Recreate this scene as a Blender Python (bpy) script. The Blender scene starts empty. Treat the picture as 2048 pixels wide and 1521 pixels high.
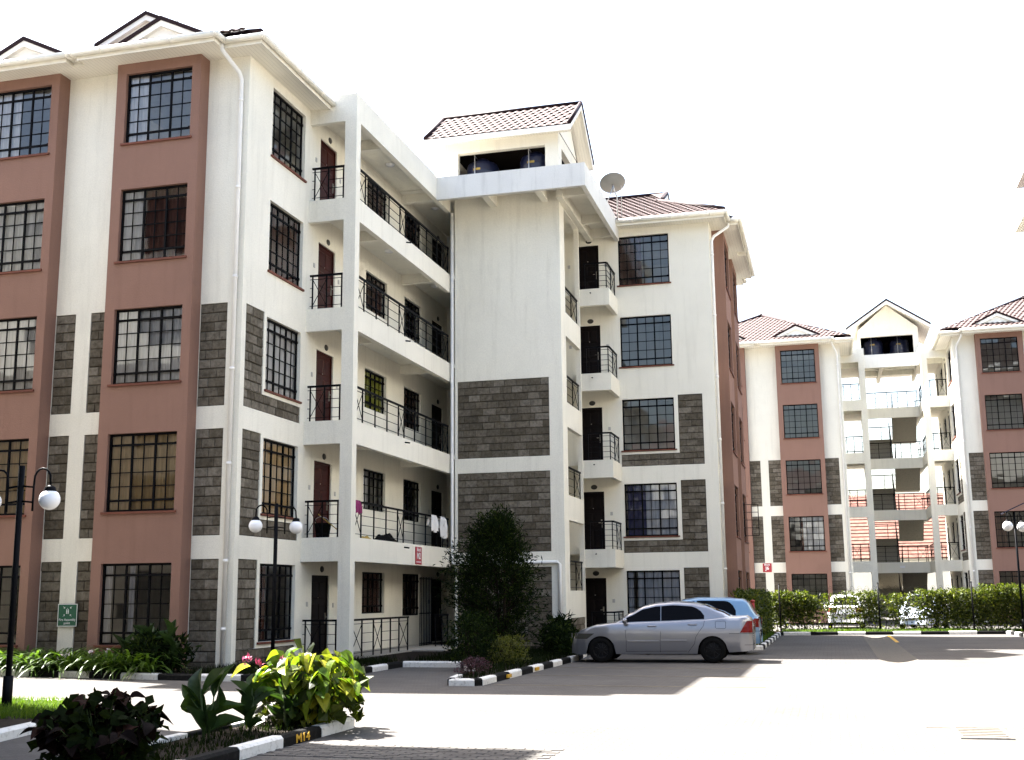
import bpy, math, random
from mathutils import Vector, Matrix
random.seed(7)
R_ = math.radians
scene = bpy.context.scene
col = scene.collection

# ---------------------------------------------------------------- camera
cam_d = bpy.data.cameras.new('camera')
cam = bpy.data.objects.new('camera', cam_d)
col.objects.link(cam)
cam_d.sensor_width = 36.0
cam_d.sensor_fit = 'HORIZONTAL'
cam_d.lens = 41.383
cam_d.clip_start = 0.1
cam_d.clip_end = 3000.0
cam.matrix_world = Matrix((
    (0.965962511, 0.055712180, 0.252611519, 0.0),
    (0.258506155, -0.171886836, -0.950594279, 0.0),
    (-0.009539085, 0.983540070, -0.180438181, 1.6),
    (0, 0, 0, 1)))
scene.camera = cam

# ---------------------------------------------------------------- sky, sun, exposure
SUN_D = Vector((9.74, -3.83, -14.85)).normalized()      # the way the light travels
world = bpy.data.worlds.new('World')
scene.world = world
world.use_nodes = True
wn = world.node_tree
wn.nodes.clear()
sky = wn.nodes.new('ShaderNodeTexSky')
sky.sky_type = 'NISHITA'
sky.sun_disc = False
sky.sun_elevation = math.asin(-SUN_D.z)
sky.sun_rotation = math.atan2(-SUN_D.x, -SUN_D.y)
sky.altitude = 100.0
sky.air_density = 1.2
sky.dust_density = 5.0
sky.ozone_density = 1.0
bg = wn.nodes.new('ShaderNodeBackground')
bg.inputs['Strength'].default_value = 0.062
wo = wn.nodes.new('ShaderNodeOutputWorld')
wn.links.new(sky.outputs[0], bg.inputs[0])
wn.links.new(bg.outputs[0], wo.inputs[0])
sun_l = bpy.data.lights.new('sun', 'SUN')
sun_l.energy = 5.0
sun_l.angle = R_(0.5)
sun_l.color = (1.0, 0.965, 0.915)
sun = bpy.data.objects.new('sun', sun_l)
sun.rotation_euler = SUN_D.to_track_quat('-Z', 'Y').to_euler()
sun.location = (-40, 20, 60)
col.objects.link(sun)
scene.view_settings.view_transform = 'Standard'
scene.view_settings.look = 'None'
scene.view_settings.exposure = 3.25
scene.view_settings.gamma = 1.0
scene.view_settings.use_curve_mapping = False
try:
    scene.cycles.max_bounces = 8
    scene.cycles.diffuse_bounces = 4
    scene.cycles.glossy_bounces = 3
    scene.cycles.transparent_max_bounces = 12
    scene.cycles.transmission_bounces = 4
    scene.cycles.caustics_reflective = False
    scene.cycles.caustics_refractive = False
    scene.cycles.use_denoising = True
except Exception:
    pass

# ---------------------------------------------------------------- materials
MATS = {}
def nmat(name):
    m = bpy.data.materials.new(name)
    m.use_nodes = True
    nt = m.node_tree
    b = nt.nodes.get('Principled BSDF')
    MATS[name] = m
    return m, nt, b
def N(nt, t, **kw):
    n = nt.nodes.new(t)
    for k, v in kw.items():
        if k in n.inputs: n.inputs[k].default_value = v
        else: setattr(n, k, v)
    return n
def mixc(nt, fac, a, b, mode='MIX'):
    n = nt.nodes.new('ShaderNodeMix'); n.data_type = 'RGBA'; n.blend_type = mode
    for s, v in ((0, fac), (6, a), (7, b)):
        if hasattr(v, 'links') or hasattr(v, 'is_output'): nt.links.new(v, n.inputs[s])
        else: n.inputs[s].default_value = v if s == 0 else (tuple(v) + (1,))[:4]
    return n.outputs[2]
def ramp(nt, src, stops):
    n = nt.nodes.new('ShaderNodeValToRGB')
    cr = n.color_ramp
    while len(cr.elements) < len(stops): cr.elements.new(0.5)
    for e, (p, c) in zip(cr.elements, stops):
        e.position = p; e.color = tuple(c) + (1,) if len(c) == 3 else c
    nt.links.new(src, n.inputs[0])
    return n.outputs[0]
def bump(nt, b, h, strength=0.3, dist=0.01):
    n = N(nt, 'ShaderNodeBump', Strength=strength, Distance=dist)
    nt.links.new(h, n.inputs['Height'])
    nt.links.new(n.outputs[0], b.inputs['Normal'])
def objco(nt, scale=(1, 1, 1)):
    g = nt.nodes.new('ShaderNodeNewGeometry')
    mp = nt.nodes.new('ShaderNodeMapping')
    mp.inputs['Scale'].default_value = scale
    nt.links.new(g.outputs['Position'], mp.inputs['Vector'])
    return mp.outputs[0]
def noise(nt, co, scale, detail=4, rough=0.55):
    n = N(nt, 'ShaderNodeTexNoise', Scale=scale, Detail=detail, Roughness=rough)
    nt.links.new(co, n.inputs['Vector'])
    return n.outputs[0]
def simple(name, c, rough=0.5, metal=0.0, spec=0.5, var=0.0):
    m, nt, b = nmat(name)
    b.inputs['Base Color'].default_value = tuple(c) + (1,)
    b.inputs['Roughness'].default_value = rough
    b.inputs['Metallic'].default_value = metal
    b.inputs['Specular IOR Level'].default_value = spec
    if var:
        f = noise(nt, objco(nt), 3.0, 6)
        c2 = [max(0, x * (1 - var)) for x in c]; c3 = [min(1, x * (1 + var)) for x in c]
        nt.links.new(ramp(nt, f, [(0.3, c2), (0.7, c3)]), b.inputs['Base Color'])
    return m
def plaster(name, c, dirt, streak=0.5):
    m, nt, b = nmat(name)
    co = objco(nt)
    big = noise(nt, co, 0.55, 6, 0.6)
    st = noise(nt, objco(nt, (2.6, 2.6, 0.22)), 1.6, 6, 0.65)
    fine = noise(nt, co, 55, 3, 0.6)
    f1 = ramp(nt, big, [(0.42, (0, 0, 0)), (0.75, (1, 1, 1))])
    f2 = ramp(nt, st, [(0.52, (0, 0, 0)), (0.82, (1, 1, 1))])
    c1 = mixc(nt, f1, c, [x * 0.9 for x in c])
    mul = nt.nodes.new('ShaderNodeMath'); mul.operation = 'MULTIPLY'; mul.inputs[1].default_value = streak
    nt.links.new(f2, mul.inputs[0])
    c2 = mixc(nt, mul.outputs[0], c1, dirt)
    f3 = ramp(nt, fine, [(0.35, (0.86, 0.86, 0.86)), (0.65, (1, 1, 1))])
    c3 = mixc(nt, 1.0, c2, f3, 'MULTIPLY')
    nt.links.new(c3, b.inputs['Base Color'])
    b.inputs['Roughness'].default_value = 0.9
    b.inputs['Specular IOR Level'].default_value = 0.2
    bump(nt, b, noise(nt, co, 32, 5, 0.65), 0.55, 0.012)
    return m
plaster('plaster', (0.82, 0.79, 0.69), (0.50, 0.47, 0.39), 0.42)
plaster('plaster_brown', (0.248, 0.142, 0.108), (0.19, 0.105, 0.08), 0.6)
plaster('plaster_grey', (0.72, 0.71, 0.67), (0.40, 0.39, 0.36), 0.6)
plaster('soffit_paint', (0.80, 0.77, 0.68), (0.6, 0.57, 0.49), 0.2)
def stone_mat(name, per):
    m, nt, b = nmat(name)
    co = objco(nt)
    if per == 'object':
        r = nt.nodes.new('ShaderNodeObjectInfo').outputs['Random']
    else:
        r = nt.nodes.new('ShaderNodeNewGeometry').outputs['Random Per Island']
    base = ramp(nt, r, [(0.0, (0.090, 0.077, 0.058)), (0.35, (0.122, 0.106, 0.082)), (0.7, (0.142, 0.125, 0.099)), (1.0, (0.195, 0.174, 0.143))])
    n1 = noise(nt, co, 9, 6, 0.7)
    v = ramp(nt, n1, [(0.25, (0.40, 0.38, 0.35)), (0.75, (1.35, 1.35, 1.35))])
    nt.links.new(mixc(nt, 1.0, base, v, 'MULTIPLY'), b.inputs['Base Color'])
    b.inputs['Roughness'].default_value = 0.95
    b.inputs['Specular IOR Level'].default_value = 0.15
    bump(nt, b, noise(nt, co, 24, 6, 0.7), 0.9, 0.02)
stone_mat('stone', 'object')
stone_mat('stone_far', 'island')
simple('mortar', (0.040, 0.035, 0.028), 0.95, 0, 0.1, 0.3)
simple('black_steel', (0.004, 0.004, 0.005), 0.5, 0.0, 0.05)
simple('white_paint', (0.80, 0.79, 0.74), 0.55, 0, 0.4, 0.06)
simple('pvc', (0.74, 0.73, 0.70), 0.38, 0, 0.5, 0.05)
simple('gutter', (0.78, 0.75, 0.66), 0.35, 0, 0.5, 0.08)
simple('sill', (0.13, 0.042, 0.025), 0.7, 0, 0.3, 0.25)
simple('barge', (0.016, 0.007, 0.008), 0.6, 0, 0.1)
simple('door', (0.036, 0.007, 0.005), 0.4, 0, 0.12, 0.25)
simple('door_dark', (0.006, 0.004, 0.004), 0.5, 0, 0.08)
simple('brass', (0.45, 0.40, 0.33), 0.3, 0.9)
simple('plate', (0.02, 0.02, 0.02), 0.4)
simple('lamp_glass', (0.80, 0.80, 0.81), 0.22, 0, 0.5)
simple('tank', (0.010, 0.013, 0.035), 0.28, 0, 0.5)
simple('dish', (0.22, 0.22, 0.21), 0.5, 0, 0.4, 0.1)
simple('galv_dull', (0.42, 0.41, 0.39), 0.6, 0, 0.2)
simple('galv', (0.45, 0.45, 0.46), 0.4, 0.8)
simple('rubber', (0.006, 0.006, 0.006), 0.85, 0, 0.05)
simple('dark', (0.004, 0.004, 0.004), 0.8, 0, 0.03)
simple('hub', (0.010, 0.010, 0.011), 0.5, 0.2, 0.1)
simple('yellow_paint', (0.50, 0.28, 0.02), 0.7, 0, 0.3, 0.2)
simple('yellow_worn', (0.115, 0.098, 0.07), 0.85, 0, 0.2, 0.35)
simple('red_paint', (0.32, 0.02, 0.02), 0.5, 0, 0.4, 0.1)
simple('sign_red', (0.36, 0.012, 0.025), 0.4)
simple('sign_green', (0.004, 0.085, 0.045), 0.4)
simple('sign_white', (0.80, 0.80, 0.80), 0.5)
simple('cloth_white', (0.70, 0.68, 0.66), 0.9, 0, 0.1, 0.1)
simple('cloth_pink', (0.22, 0.035, 0.11), 0.9, 0, 0.1, 0.2)
simple('cloth_black', (0.006, 0.006, 0.006), 0.9, 0, 0.03)
simple('cloth_yellow', (0.35, 0.25, 0.07), 0.9, 0, 0.1)
simple('panel_solar', (0.02, 0.025, 0.06), 0.15, 0.2)
def kerbm(name, c, spot):
    m, nt, b = nmat(name)
    n1 = noise(nt, objco(nt), 14, 8, 0.7)
    f = ramp(nt, n1, [(0.52, (0, 0, 0)), (0.66, (1, 1, 1))])
    nt.links.new(mixc(nt, f, c, spot), b.inputs['Base Color'])
    b.inputs['Roughness'].default_value = 0.85
    b.inputs['Specular IOR Level'].default_value = 0.08
    bump(nt, b, n1, 0.5, 0.01)
kerbm('kerb_white', (0.62, 0.61, 0.58), (0.40, 0.38, 0.35))
kerbm('kerb_black', (0.007, 0.007, 0.007), (0.018, 0.017, 0.016))
kerbm('concrete', (0.110, 0.100, 0.086), (0.075, 0.067, 0.058))
kerbm('concrete_pale', (0.36, 0.33, 0.28), (0.24, 0.21, 0.18))
kerbm('stair_shade', (0.26, 0.24, 0.20), (0.18, 0.165, 0.14))  # stair plaster, darkened in its colour for the deep shade of the stairwell
kerbm('soil', (0.014, 0.010, 0.007), (0.025, 0.018, 0.012))
def paver_mat(name, per):
    m, nt, b = nmat(name)
    co = objco(nt)
    bt = nt.nodes.new('ShaderNodeTexBrick')
    bt.offset = 0.5; bt.squash = 1.0
    bt.inputs['Scale'].default_value = 1.0
    bt.inputs['Brick Width'].default_value = 0.21
    bt.inputs['Row Height'].default_value = 0.105
    bt.inputs['Mortar Size'].default_value = 0.006
    bt.inputs['Mortar Smooth'].default_value = 0.2
    bt.inputs['Color1'].default_value = (0.099, 0.094, 0.089, 1)
    bt.inputs['Color2'].default_value = (0.086, 0.081, 0.077, 1)
    bt.inputs['Mortar'].default_value = (0.062, 0.057, 0.052, 1)
    nt.links.new(co, bt.inputs['Vector'])
    n1 = noise(nt, co, 0.5, 8, 0.65)
    v = ramp(nt, n1, [(0.3, (0.80, 0.79, 0.78)), (0.7, (1.14, 1.13, 1.12))])
    n2 = noise(nt, co, 40, 4, 0.6)
    v2 = ramp(nt, n2, [(0.3, (0.8, 0.8, 0.8)), (0.7, (1.12, 1.12, 1.12))])
    if per:
        r = nt.nodes.new('ShaderNodeObjectInfo').outputs['Random']
        base = ramp(nt, r, [(0, (0.080, 0.076, 0.071)), (0.6, (0.095, 0.090, 0.084)), (1, (0.108, 0.102, 0.095))])
    else:
        base = bt.outputs['Color']
    c = mixc(nt, 1.0, mixc(nt, 1.0, base, v, 'MULTIPLY'), v2, 'MULTIPLY')
    nt.links.new(c, b.inputs['Base Color'])
    b.inputs['Roughness'].default_value = 0.9
    b.inputs['Specular IOR Level'].default_value = 0.1
    if not per:
        inv = nt.nodes.new('ShaderNodeMath'); inv.operation = 'SUBTRACT'; inv.inputs[0].default_value = 1.0
        nt.links.new(bt.outputs['Fac'], inv.inputs[1])
        bump(nt, b, inv.outputs[0], 0.6, 0.006)
    else:
        bump(nt, b, n2, 0.4, 0.004)
paver_mat('paving', False)
paver_mat('paver', True)
def tile_mat():
    m, nt, b = nmat('roof_tile')
    co = objco(nt)
    r = nt.nodes.new('ShaderNodeNewGeometry').outputs['Random Per Island']
    r2 = nt.nodes.new('ShaderNodeObjectInfo').outputs['Random']
    ad = nt.nodes.new('ShaderNodeMath'); ad.operation = 'ADD'
    nt.links.new(r, ad.inputs[0]); nt.links.new(r2, ad.inputs[1])
    fr = nt.nodes.new('ShaderNodeMath'); fr.operation = 'FRACT'
    nt.links.new(ad.outputs[0], fr.inputs[0])
    base = ramp(nt, fr.outputs[0], [(0, (0.062, 0.042, 0.039)), (0.6, (0.080, 0.055, 0.051)), (1, (0.098, 0.070, 0.065))])
    n1 = noise(nt, co, 60, 3, 0.7)
    v = ramp(nt, n1, [(0.3, (0.75, 0.72, 0.7)), (0.7, (1.3, 1.3, 1.3))])
    nt.links.new(mixc(nt, 1.0, base, v, 'MULTIPLY'), b.inputs['Base Color'])
    b.inputs['Roughness'].default_value = 0.6
    b.inputs['Specular IOR Level'].default_value = 0.2
tile_mat()
simple('red_tile', (0.13, 0.062, 0.046), 0.8, 0, 0.2, 0.35)
simple('roof_flat', (0.06, 0.04, 0.037), 0.8, 0, 0.2, 0.2)
def glass_mat(name, tint, base_f):
    m, nt, b = nmat(name)
    nt.nodes.remove(b)
    out = nt.nodes.get('Material Output')
    tr = N(nt, 'ShaderNodeBsdfTransparent'); tr.inputs[0].default_value = tuple(tint) + (1,)
    gl = N(nt, 'ShaderNodeBsdfGlossy'); gl.inputs['Roughness'].default_value = 0.03
    gl.inputs[0].default_value = (0.95, 0.97, 1, 1)
    fr = N(nt, 'ShaderNodeFresnel'); fr.inputs['IOR'].default_value = base_f
    mx = nt.nodes.new('ShaderNodeMixShader')
    nt.links.new(fr.outputs[0], mx.inputs[0]); nt.links.new(tr.outputs[0], mx.inputs[1]); nt.links.new(gl.outputs[0], mx.inputs[2])
    nt.links.new(mx.outputs[0], out.inputs[0])
glass_mat('glass', (0.86, 0.88, 0.89), 1.7)
glass_mat('glass_car', (0.05, 0.05, 0.06), 1.5)
def curtain_mat(name, c, tr=0.3):
    m, nt, b = nmat(name)
    co = objco(nt, (9, 9, 0.4))
    f = noise(nt, co, 2.2, 4, 0.6)
    c2 = [x * 0.65 for x in c]
    nt.links.new(ramp(nt, f, [(0.3, c2), (0.7, c)]), b.inputs['Base Color'])
    b.inputs['Roughness'].default_value = 0.9
    b.inputs['Specular IOR Level'].default_value = 0.1
curtain_mat('curtain_white', (0.80, 0.80, 0.86))
curtain_mat('curtain_tan', (0.78, 0.55, 0.30))
curtain_mat('curtain_dark', (0.13, 0.06, 0.05))
curtain_mat('curtain_green', (0.42, 0.45, 0.03))
curtain_mat('curtain_blue', (0.06, 0.06, 0.16))
def leaf_mat(name, stops, rough=0.45, trans=0.35, per='island'):
    m, nt, b = nmat(name)
    if per == 'object': r = nt.nodes.new('ShaderNodeObjectInfo').outputs['Random']
    else: r = nt.nodes.new('ShaderNodeNewGeometry').outputs['Random Per Island']
    base = ramp(nt, r, stops)
    n1 = noise(nt, objco(nt), 18, 4, 0.6)
    v = ramp(nt, n1, [(0.3, (0.7, 0.72, 0.65)), (0.7, (1.2, 1.2, 1.2))])
    c = mixc(nt, 1.0, base, v, 'MULTIPLY')
    nt.links.new(c, b.inputs['Base Color'])
    b.inputs['Roughness'].default_value = rough
    b.inputs['Specular IOR Level'].default_value = 0.04 if rough >= 0.6 else 0.22
    tl = nt.nodes.new('ShaderNodeBsdfTranslucent')
    nt.links.new(mixc(nt, 1.0, c, (1.5, 1.6, 0.6), 'MULTIPLY'), tl.inputs[0])
    mx = nt.nodes.new('ShaderNodeMixShader'); mx.inputs[0].default_value = trans
    out = nt.nodes.get('Material Output')
    nt.links.new(b.outputs[0], mx.inputs[1]); nt.links.new(tl.outputs[0], mx.inputs[2])
    nt.links.new(mx.outputs[0], out.inputs[0])
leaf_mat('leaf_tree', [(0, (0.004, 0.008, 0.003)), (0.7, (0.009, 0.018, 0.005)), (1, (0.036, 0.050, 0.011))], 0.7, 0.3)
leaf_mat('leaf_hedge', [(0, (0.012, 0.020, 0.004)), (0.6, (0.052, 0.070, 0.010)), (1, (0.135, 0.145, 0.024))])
leaf_mat('leaf_strap', [(0, (0.028, 0.060, 0.010)), (1, (0.075, 0.125, 0.020))], 0.35)
leaf_mat('leaf_canna', [(0, (0.012, 0.028, 0.007)), (1, (0.028, 0.052, 0.012))], 0.5, 0.25, 'object')
leaf_mat('leaf_yellow', [(0, (0.040, 0.085, 0.010)), (0.5, (0.115, 0.17, 0.016)), (0.78, (0.22, 0.24, 0.02)), (1, (0.36, 0.30, 0.03))], 0.35, 0.4, 'object')
leaf_mat('leaf_maroon', [(0, (0.0035, 0.002, 0.002)), (0.7, (0.007, 0.0035, 0.003)), (1, (0.018, 0.006, 0.004))], 0.7, 0.15, 'object')
leaf_mat('leaf_olive', [(0, (0.030, 0.040, 0.006)), (1, (0.12, 0.12, 0.02))])
leaf_mat('leaf_purple', [(0, (0.020, 0.010, 0.016)), (1, (0.07, 0.025, 0.05))])
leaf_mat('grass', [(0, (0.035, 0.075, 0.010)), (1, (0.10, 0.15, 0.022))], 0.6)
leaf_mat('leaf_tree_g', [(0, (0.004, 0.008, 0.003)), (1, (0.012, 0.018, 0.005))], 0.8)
simple('bark', (0.020, 0.015, 0.011), 0.9, 0, 0.05, 0.3)
simple('stem', (0.05, 0.075, 0.02), 0.6, 0, 0.3, 0.2)
simple('flower_pink', (0.55, 0.10, 0.20), 0.6)
simple('flower_white', (0.7, 0.6, 0.62), 0.6)
simple('flower_orange', (0.5, 0.22, 0.02), 0.6)
def carpaint(name, c, metal, rough=0.28):
    m, nt, b = nmat(name)
    b.inputs['Base Color'].default_value = tuple(c) + (1,)
    b.inputs['Metallic'].default_value = metal
    b.inputs['Roughness'].default_value = rough
    b.inputs['Coat Weight'].default_value = 0.8
    b.inputs['Coat Roughness'].default_value = 0.06
carpaint('paint_silver', (0.20, 0.205, 0.225), 0.6)
carpaint('paint_blue', (0.12, 0.23, 0.36), 0.25)
carpaint('paint_white', (0.72, 0.72, 0.72), 0.0)
carpaint('paint_grey', (0.36, 0.40, 0.46), 0.4)
simple('tail_red', (0.13, 0.006, 0.006), 0.2, 0, 0.2)
simple('tail_white', (0.55, 0.45, 0.40), 0.15, 0, 0.6)
simple('glass_dark', (0.002, 0.002, 0.003), 0.05, 0, 0.05)
simple('housing_shade', (0.012, 0.009, 0.007), 0.9, 0, 0.1)  # near-black that puts the shade inside the tank houses into the colour
simple('headlight', (0.05, 0.05, 0.042), 0.12, 0.1, 0.4)

def soffit_mat():
    m, nt, b = nmat('soffit_lined')
    co = objco(nt)
    sep = nt.nodes.new('ShaderNodeSeparateXYZ'); nt.links.new(co, sep.inputs[0])
    ad = nt.nodes.new('ShaderNodeMath'); ad.operation = 'ADD'
    nt.links.new(sep.outputs[0], ad.inputs[0]); ad.inputs[1].default_value = 0.0
    mo = nt.nodes.new('ShaderNodeMath'); mo.operation = 'MODULO'; mo.inputs[1].default_value = 0.1
    ab = nt.nodes.new('ShaderNodeMath'); ab.operation = 'ABSOLUTE'
    nt.links.new(ad.outputs[0], ab.inputs[0]); nt.links.new(ab.outputs[0], mo.inputs[0])
    f = ramp(nt, mo.outputs[0], [(0.0, (0, 0, 0)), (0.012, (1, 1, 1))])
    nt.links.new(mixc(nt, f, (0.42, 0.40, 0.34), (0.80, 0.77, 0.68)), b.inputs['Base Color'])
    b.inputs['Roughness'].default_value = 0.6
    bump(nt, b, f, 0.6, 0.01)
soffit_mat()

# ---------------------------------------------------------------- mesh helpers
ORG = {}                       # world position of every thing's base
def tag(o, label=None, cat=None, group=None, kind=None):
    if label: o['label'] = label
    if cat: o['category'] = cat
    if group: o['group'] = group
    if kind: o['kind'] = kind
    return o
def thing(name, loc, label, cat, group=None, rz=0.0):
    o = bpy.data.objects.new(name, None)
    o.empty_display_size = 0.2
    o.location = loc
    o.rotation_euler = (0, 0, rz)
    col.objects.link(o)
    ORG[o.name] = Vector(loc)
    return tag(o, label, cat, group)
def origin(o):
    return ORG.get(o.name, Vector((0, 0, 0))) if o else Vector((0, 0, 0))
def link(name, me, parent=None, loc=(0, 0, 0), rz=0.0, scale=None, rot=None):
    o = bpy.data.objects.new(name, me)
    col.objects.link(o)
    o.parent = parent
    o.location = loc
    o.rotation_euler = rot if rot else (0, 0, rz)
    if scale: o.scale = scale
    return o
class MB:
    def __init__(s): s.v = []; s.f = []; s.m = []; s.mi = 0
    def face(s, idx): s.f.append(idx); s.m.append(s.mi)
    def quad(s, a, b, c, d):
        n = len(s.v); s.v += [tuple(a), tuple(b), tuple(c), tuple(d)]; s.face((n, n+1, n+2, n+3))
    def tri(s, a, b, c):
        n = len(s.v); s.v += [tuple(a), tuple(b), tuple(c)]; s.face((n, n+1, n+2))
    def poly(s, pts):
        n = len(s.v); s.v += [tuple(p) for p in pts]; s.face(tuple(range(n, n+len(pts))))
    def box(s, x0, y0, z0, x1, y1, z1):
        if x0 > x1: x0, x1 = x1, x0
        if y0 > y1: y0, y1 = y1, y0
        if z0 > z1: z0, z1 = z1, z0
        n = len(s.v)
        s.v += [(x0,y0,z0),(x1,y0,z0),(x1,y1,z0),(x0,y1,z0),(x0,y0,z1),(x1,y0,z1),(x1,y1,z1),(x0,y1,z1)]
        for q in ((0,3,2,1),(4,5,6,7),(0,1,5,4),(1,2,6,5),(2,3,7,6),(3,0,4,7)): s.face(tuple(n+i for i in q))
    def hexa(s, b, t):          # 4 bottom points, 4 top points
        n = len(s.v); s.v += [tuple(p) for p in b] + [tuple(p) for p in t]
        for q in ((0,3,2,1),(4,5,6,7),(0,1,5,4),(1,2,6,5),(2,3,7,6),(3,0,4,7)): s.face(tuple(n+i for i in q))
    def tube(s, pts, r, n=8, cap=True):
        pts = [Vector(p) for p in pts]
        rs = r if isinstance(r, (list, tuple)) else [r] * len(pts)
        rings = []
        up0 = None
        for i, p in enumerate(pts):
            d = (pts[min(i+1, len(pts)-1)] - pts[max(i-1, 0)])
            if d.length < 1e-9: d = Vector((0, 0, 1))
            d.normalize()
            ref = Vector((0, 0, 1)) if abs(d.z) < 0.95 else Vector((1, 0, 0))
            if up0 is not None: ref = up0
            a = d.cross(ref)
            if a.length < 1e-6: a = d.cross(Vector((0.3, 1, 0.2)))
            a.normalize(); b = a.cross(d).normalized(); up0 = b
            k = len(s.v)
            for j in range(n):
                t = 2 * math.pi * j / n
                s.v.append(tuple(p + (a * math.cos(t) + b * math.sin(t)) * rs[i]))
            rings.append(k)
        for k0, k1 in zip(rings, rings[1:]):
            for j in range(n):
                s.face((k0+j, k0+(j+1) % n, k1+(j+1) % n, k1+j))
        if cap:
            s.face(tuple(rings[0]+j for j in range(n))[::-1]); s.face(tuple(rings[-1]+j for j in range(n)))
    def bar(s, a, b, w, h=None):    # square bar between two points
        h = h or w
        a = Vector(a); b = Vector(b); d = (b - a).normalized()
        ref = Vector((0, 0, 1)) if abs(d.z) < 0.9 else Vector((0, 1, 0))
        u = d.cross(ref).normalized() * (w / 2); v = u.cross(d).normalized() * (h / 2)
        s.hexa([a-u-v, a+u-v, a+u+v, a-u+v], [b-u-v, b+u-v, b+u+v, b-u+v])
    def lathe(s, prof, c=(0, 0, 0), n=24, axis='z'):
        rings = []
        for r, z in prof:
            k = len(s.v)
            for j in range(n):
                t = 2 * math.pi * j / n
                x, y = r * math.cos(t), r * math.sin(t)
                if axis == 'z': p = (c[0]+x, c[1]+y, c[2]+z)
                elif axis == 'y': p = (c[0]+x, c[1]+z, c[2]+y)
                else: p = (c[0]+z, c[1]+x, c[2]+y)
                s.v.append(p)
            rings.append(k)
        for k0, k1 in zip(rings, rings[1:]):
            for j in range(n): s.face((k0+j, k0+(j+1) % n, k1+(j+1) % n, k1+j))
    def mesh(s, name, mats, smooth=False, off=(0, 0, 0)):
        me = bpy.data.meshes.new(name)
        ox, oy, oz = off
        me.from_pydata([(x-ox, y-oy, z-oz) for x, y, z in s.v], [], s.f)
        if isinstance(mats, str): mats = [mats]
        for m in mats: me.materials.append(MATS[m])
        if len(mats) > 1: me.polygons.foreach_set('material_index', s.m)
        if smooth: me.polygons.foreach_set('use_smooth', [True] * len(s.f))
        me.update()
        return me
    def build(s, name, mats, parent=None, smooth=False, kind=None):
        """vertices are in world coordinates; the part hangs on an unrotated thing"""
        me = s.mesh(name, mats, smooth, origin(parent))
        o = link(name, me, parent)
        if parent: ORG[o.name] = origin(parent)
        if kind: o['kind'] = kind
        return o

def sheet(mb, P, a0, a1, z0, z1, holes, depth, D):
    """a wall face with openings. P(a, d, z) -> world point, d = distance inwards; holes = (a0, a1, z0, z1, depth)"""
    hs = [h if len(h) > 4 else tuple(h) + (depth,) for h in holes]
    A = sorted({a0, a1} | {x for h in hs for x in h[:2]}); Z = sorted({z0, z1} | {x for h in hs for x in h[2:4]})
    A = [x for x in A if a0 - 1e-6 <= x <= a1 + 1e-6]; Z = [x for x in Z if z0 - 1e-6 <= x <= z1 + 1e-6]
    ins = lambda a, z: any(h[0] < a < h[1] and h[2] < z < h[3] for h in hs)
    for i in range(len(A)-1):
        for j in range(len(Z)-1):
            if not ins((A[i]+A[i+1])/2, (Z[j]+Z[j+1])/2):
                mb.quad(P(A[i], 0, Z[j]), P(A[i+1], 0, Z[j]), P(A[i+1], 0, Z[j+1]), P(A[i], 0, Z[j+1]))
    for h in hs:
        b0, b1, y0, y1, d = h
        mid = lambda *r: any(k is not h and k[0] < r[0] < k[1] and k[2] < r[1] < k[3] for k in hs)
        e = 1e-4
        # reveals, left out where another opening continues
        def rev(pa, pb, test):
            if not mid(*test): mb.quad(P(pa[0], 0, pa[1]), P(pb[0], 0, pb[1]), P(pb[0], d, pb[1]), P(pa[0], d, pa[1]))
        rev((b0, y0), (b0, y1), (b0-e, (y0+y1)/2)); rev((b1, y0), (b1, y1), (b1+e, (y0+y1)/2))
        rev((b0, y0), (b1, y0), ((b0+b1)/2, y0-e)); rev((b0, y1), (b1, y1), ((b0+b1)/2, y1+e))

# ---------------------------------------------------------------- windows, doors, railings
CACHE = {}
def pane_mesh(w, h):
    k = ('pane', round(w, 3), round(h, 3))
    if k not in CACHE:
        mb = MB(); mb.quad((-w/2, 0, -h/2), (w/2, 0, -h/2), (w/2, 0, h/2), (-w/2, 0, h/2)); CACHE[k] = mb.mesh('pane', 'glass')
    return CACHE[k]
def window_grid(w, h, cols, rows, thick_c, thick_r):
    """bar centre lines from left to right and bottom to top, uneven as steel casements are"""
    xs = [-w/2 + w*i/cols for i in range(cols+1)]
    b = h / (rows - 0.35)
    zs = [0.0] + [b*0.82] + [b*0.82 + b*1.0*i*(h - b*0.82*2)/(b*(rows-2)) for i in range(1, rows-1)] + [h]
    return xs, zs
def frame_mesh(w, h, cols, rows, tc, tr):
    k = ('frame', w, h, cols, rows)
    if k in CACHE: return CACHE[k]
    xs, zs = window_grid(w, h, cols, rows, tc, tr)
    mb = MB()
    for i, x in enumerate(xs):
        t = 0.05 if i in (0, cols) else (0.046 if i in tc else 0.02)
        x = x + (0.025 if i == 0 else -0.025 if i == cols else 0)
        e = 0.02 if t > 0.04 else 0.012
        mb.box(x-t/2, -e, 0, x+t/2, e, h)
    for i, z in enumerate(zs):
        t = 0.05 if i in (0, rows) else (0.046 if i in tr else 0.02)
        z = z + (0.025 if i == 0 else -0.025 if i == rows else 0)
        e = 0.024 if t > 0.04 else 0.015
        mb.box(-w/2+0.003, -e, z-t/2, w/2-0.003, e, z+t/2)
    # hinge lugs
    for z in (zs[1], zs[-2]):
        for sx in (-1, 1): mb.box(sx*(w/2-0.02), -0.05, z-0.03, sx*(w/2-0.09), -0.0245, z+0.03)
    CACHE[k] = mb.mesh('window', 'black_steel')
    return CACHE[k]
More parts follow.
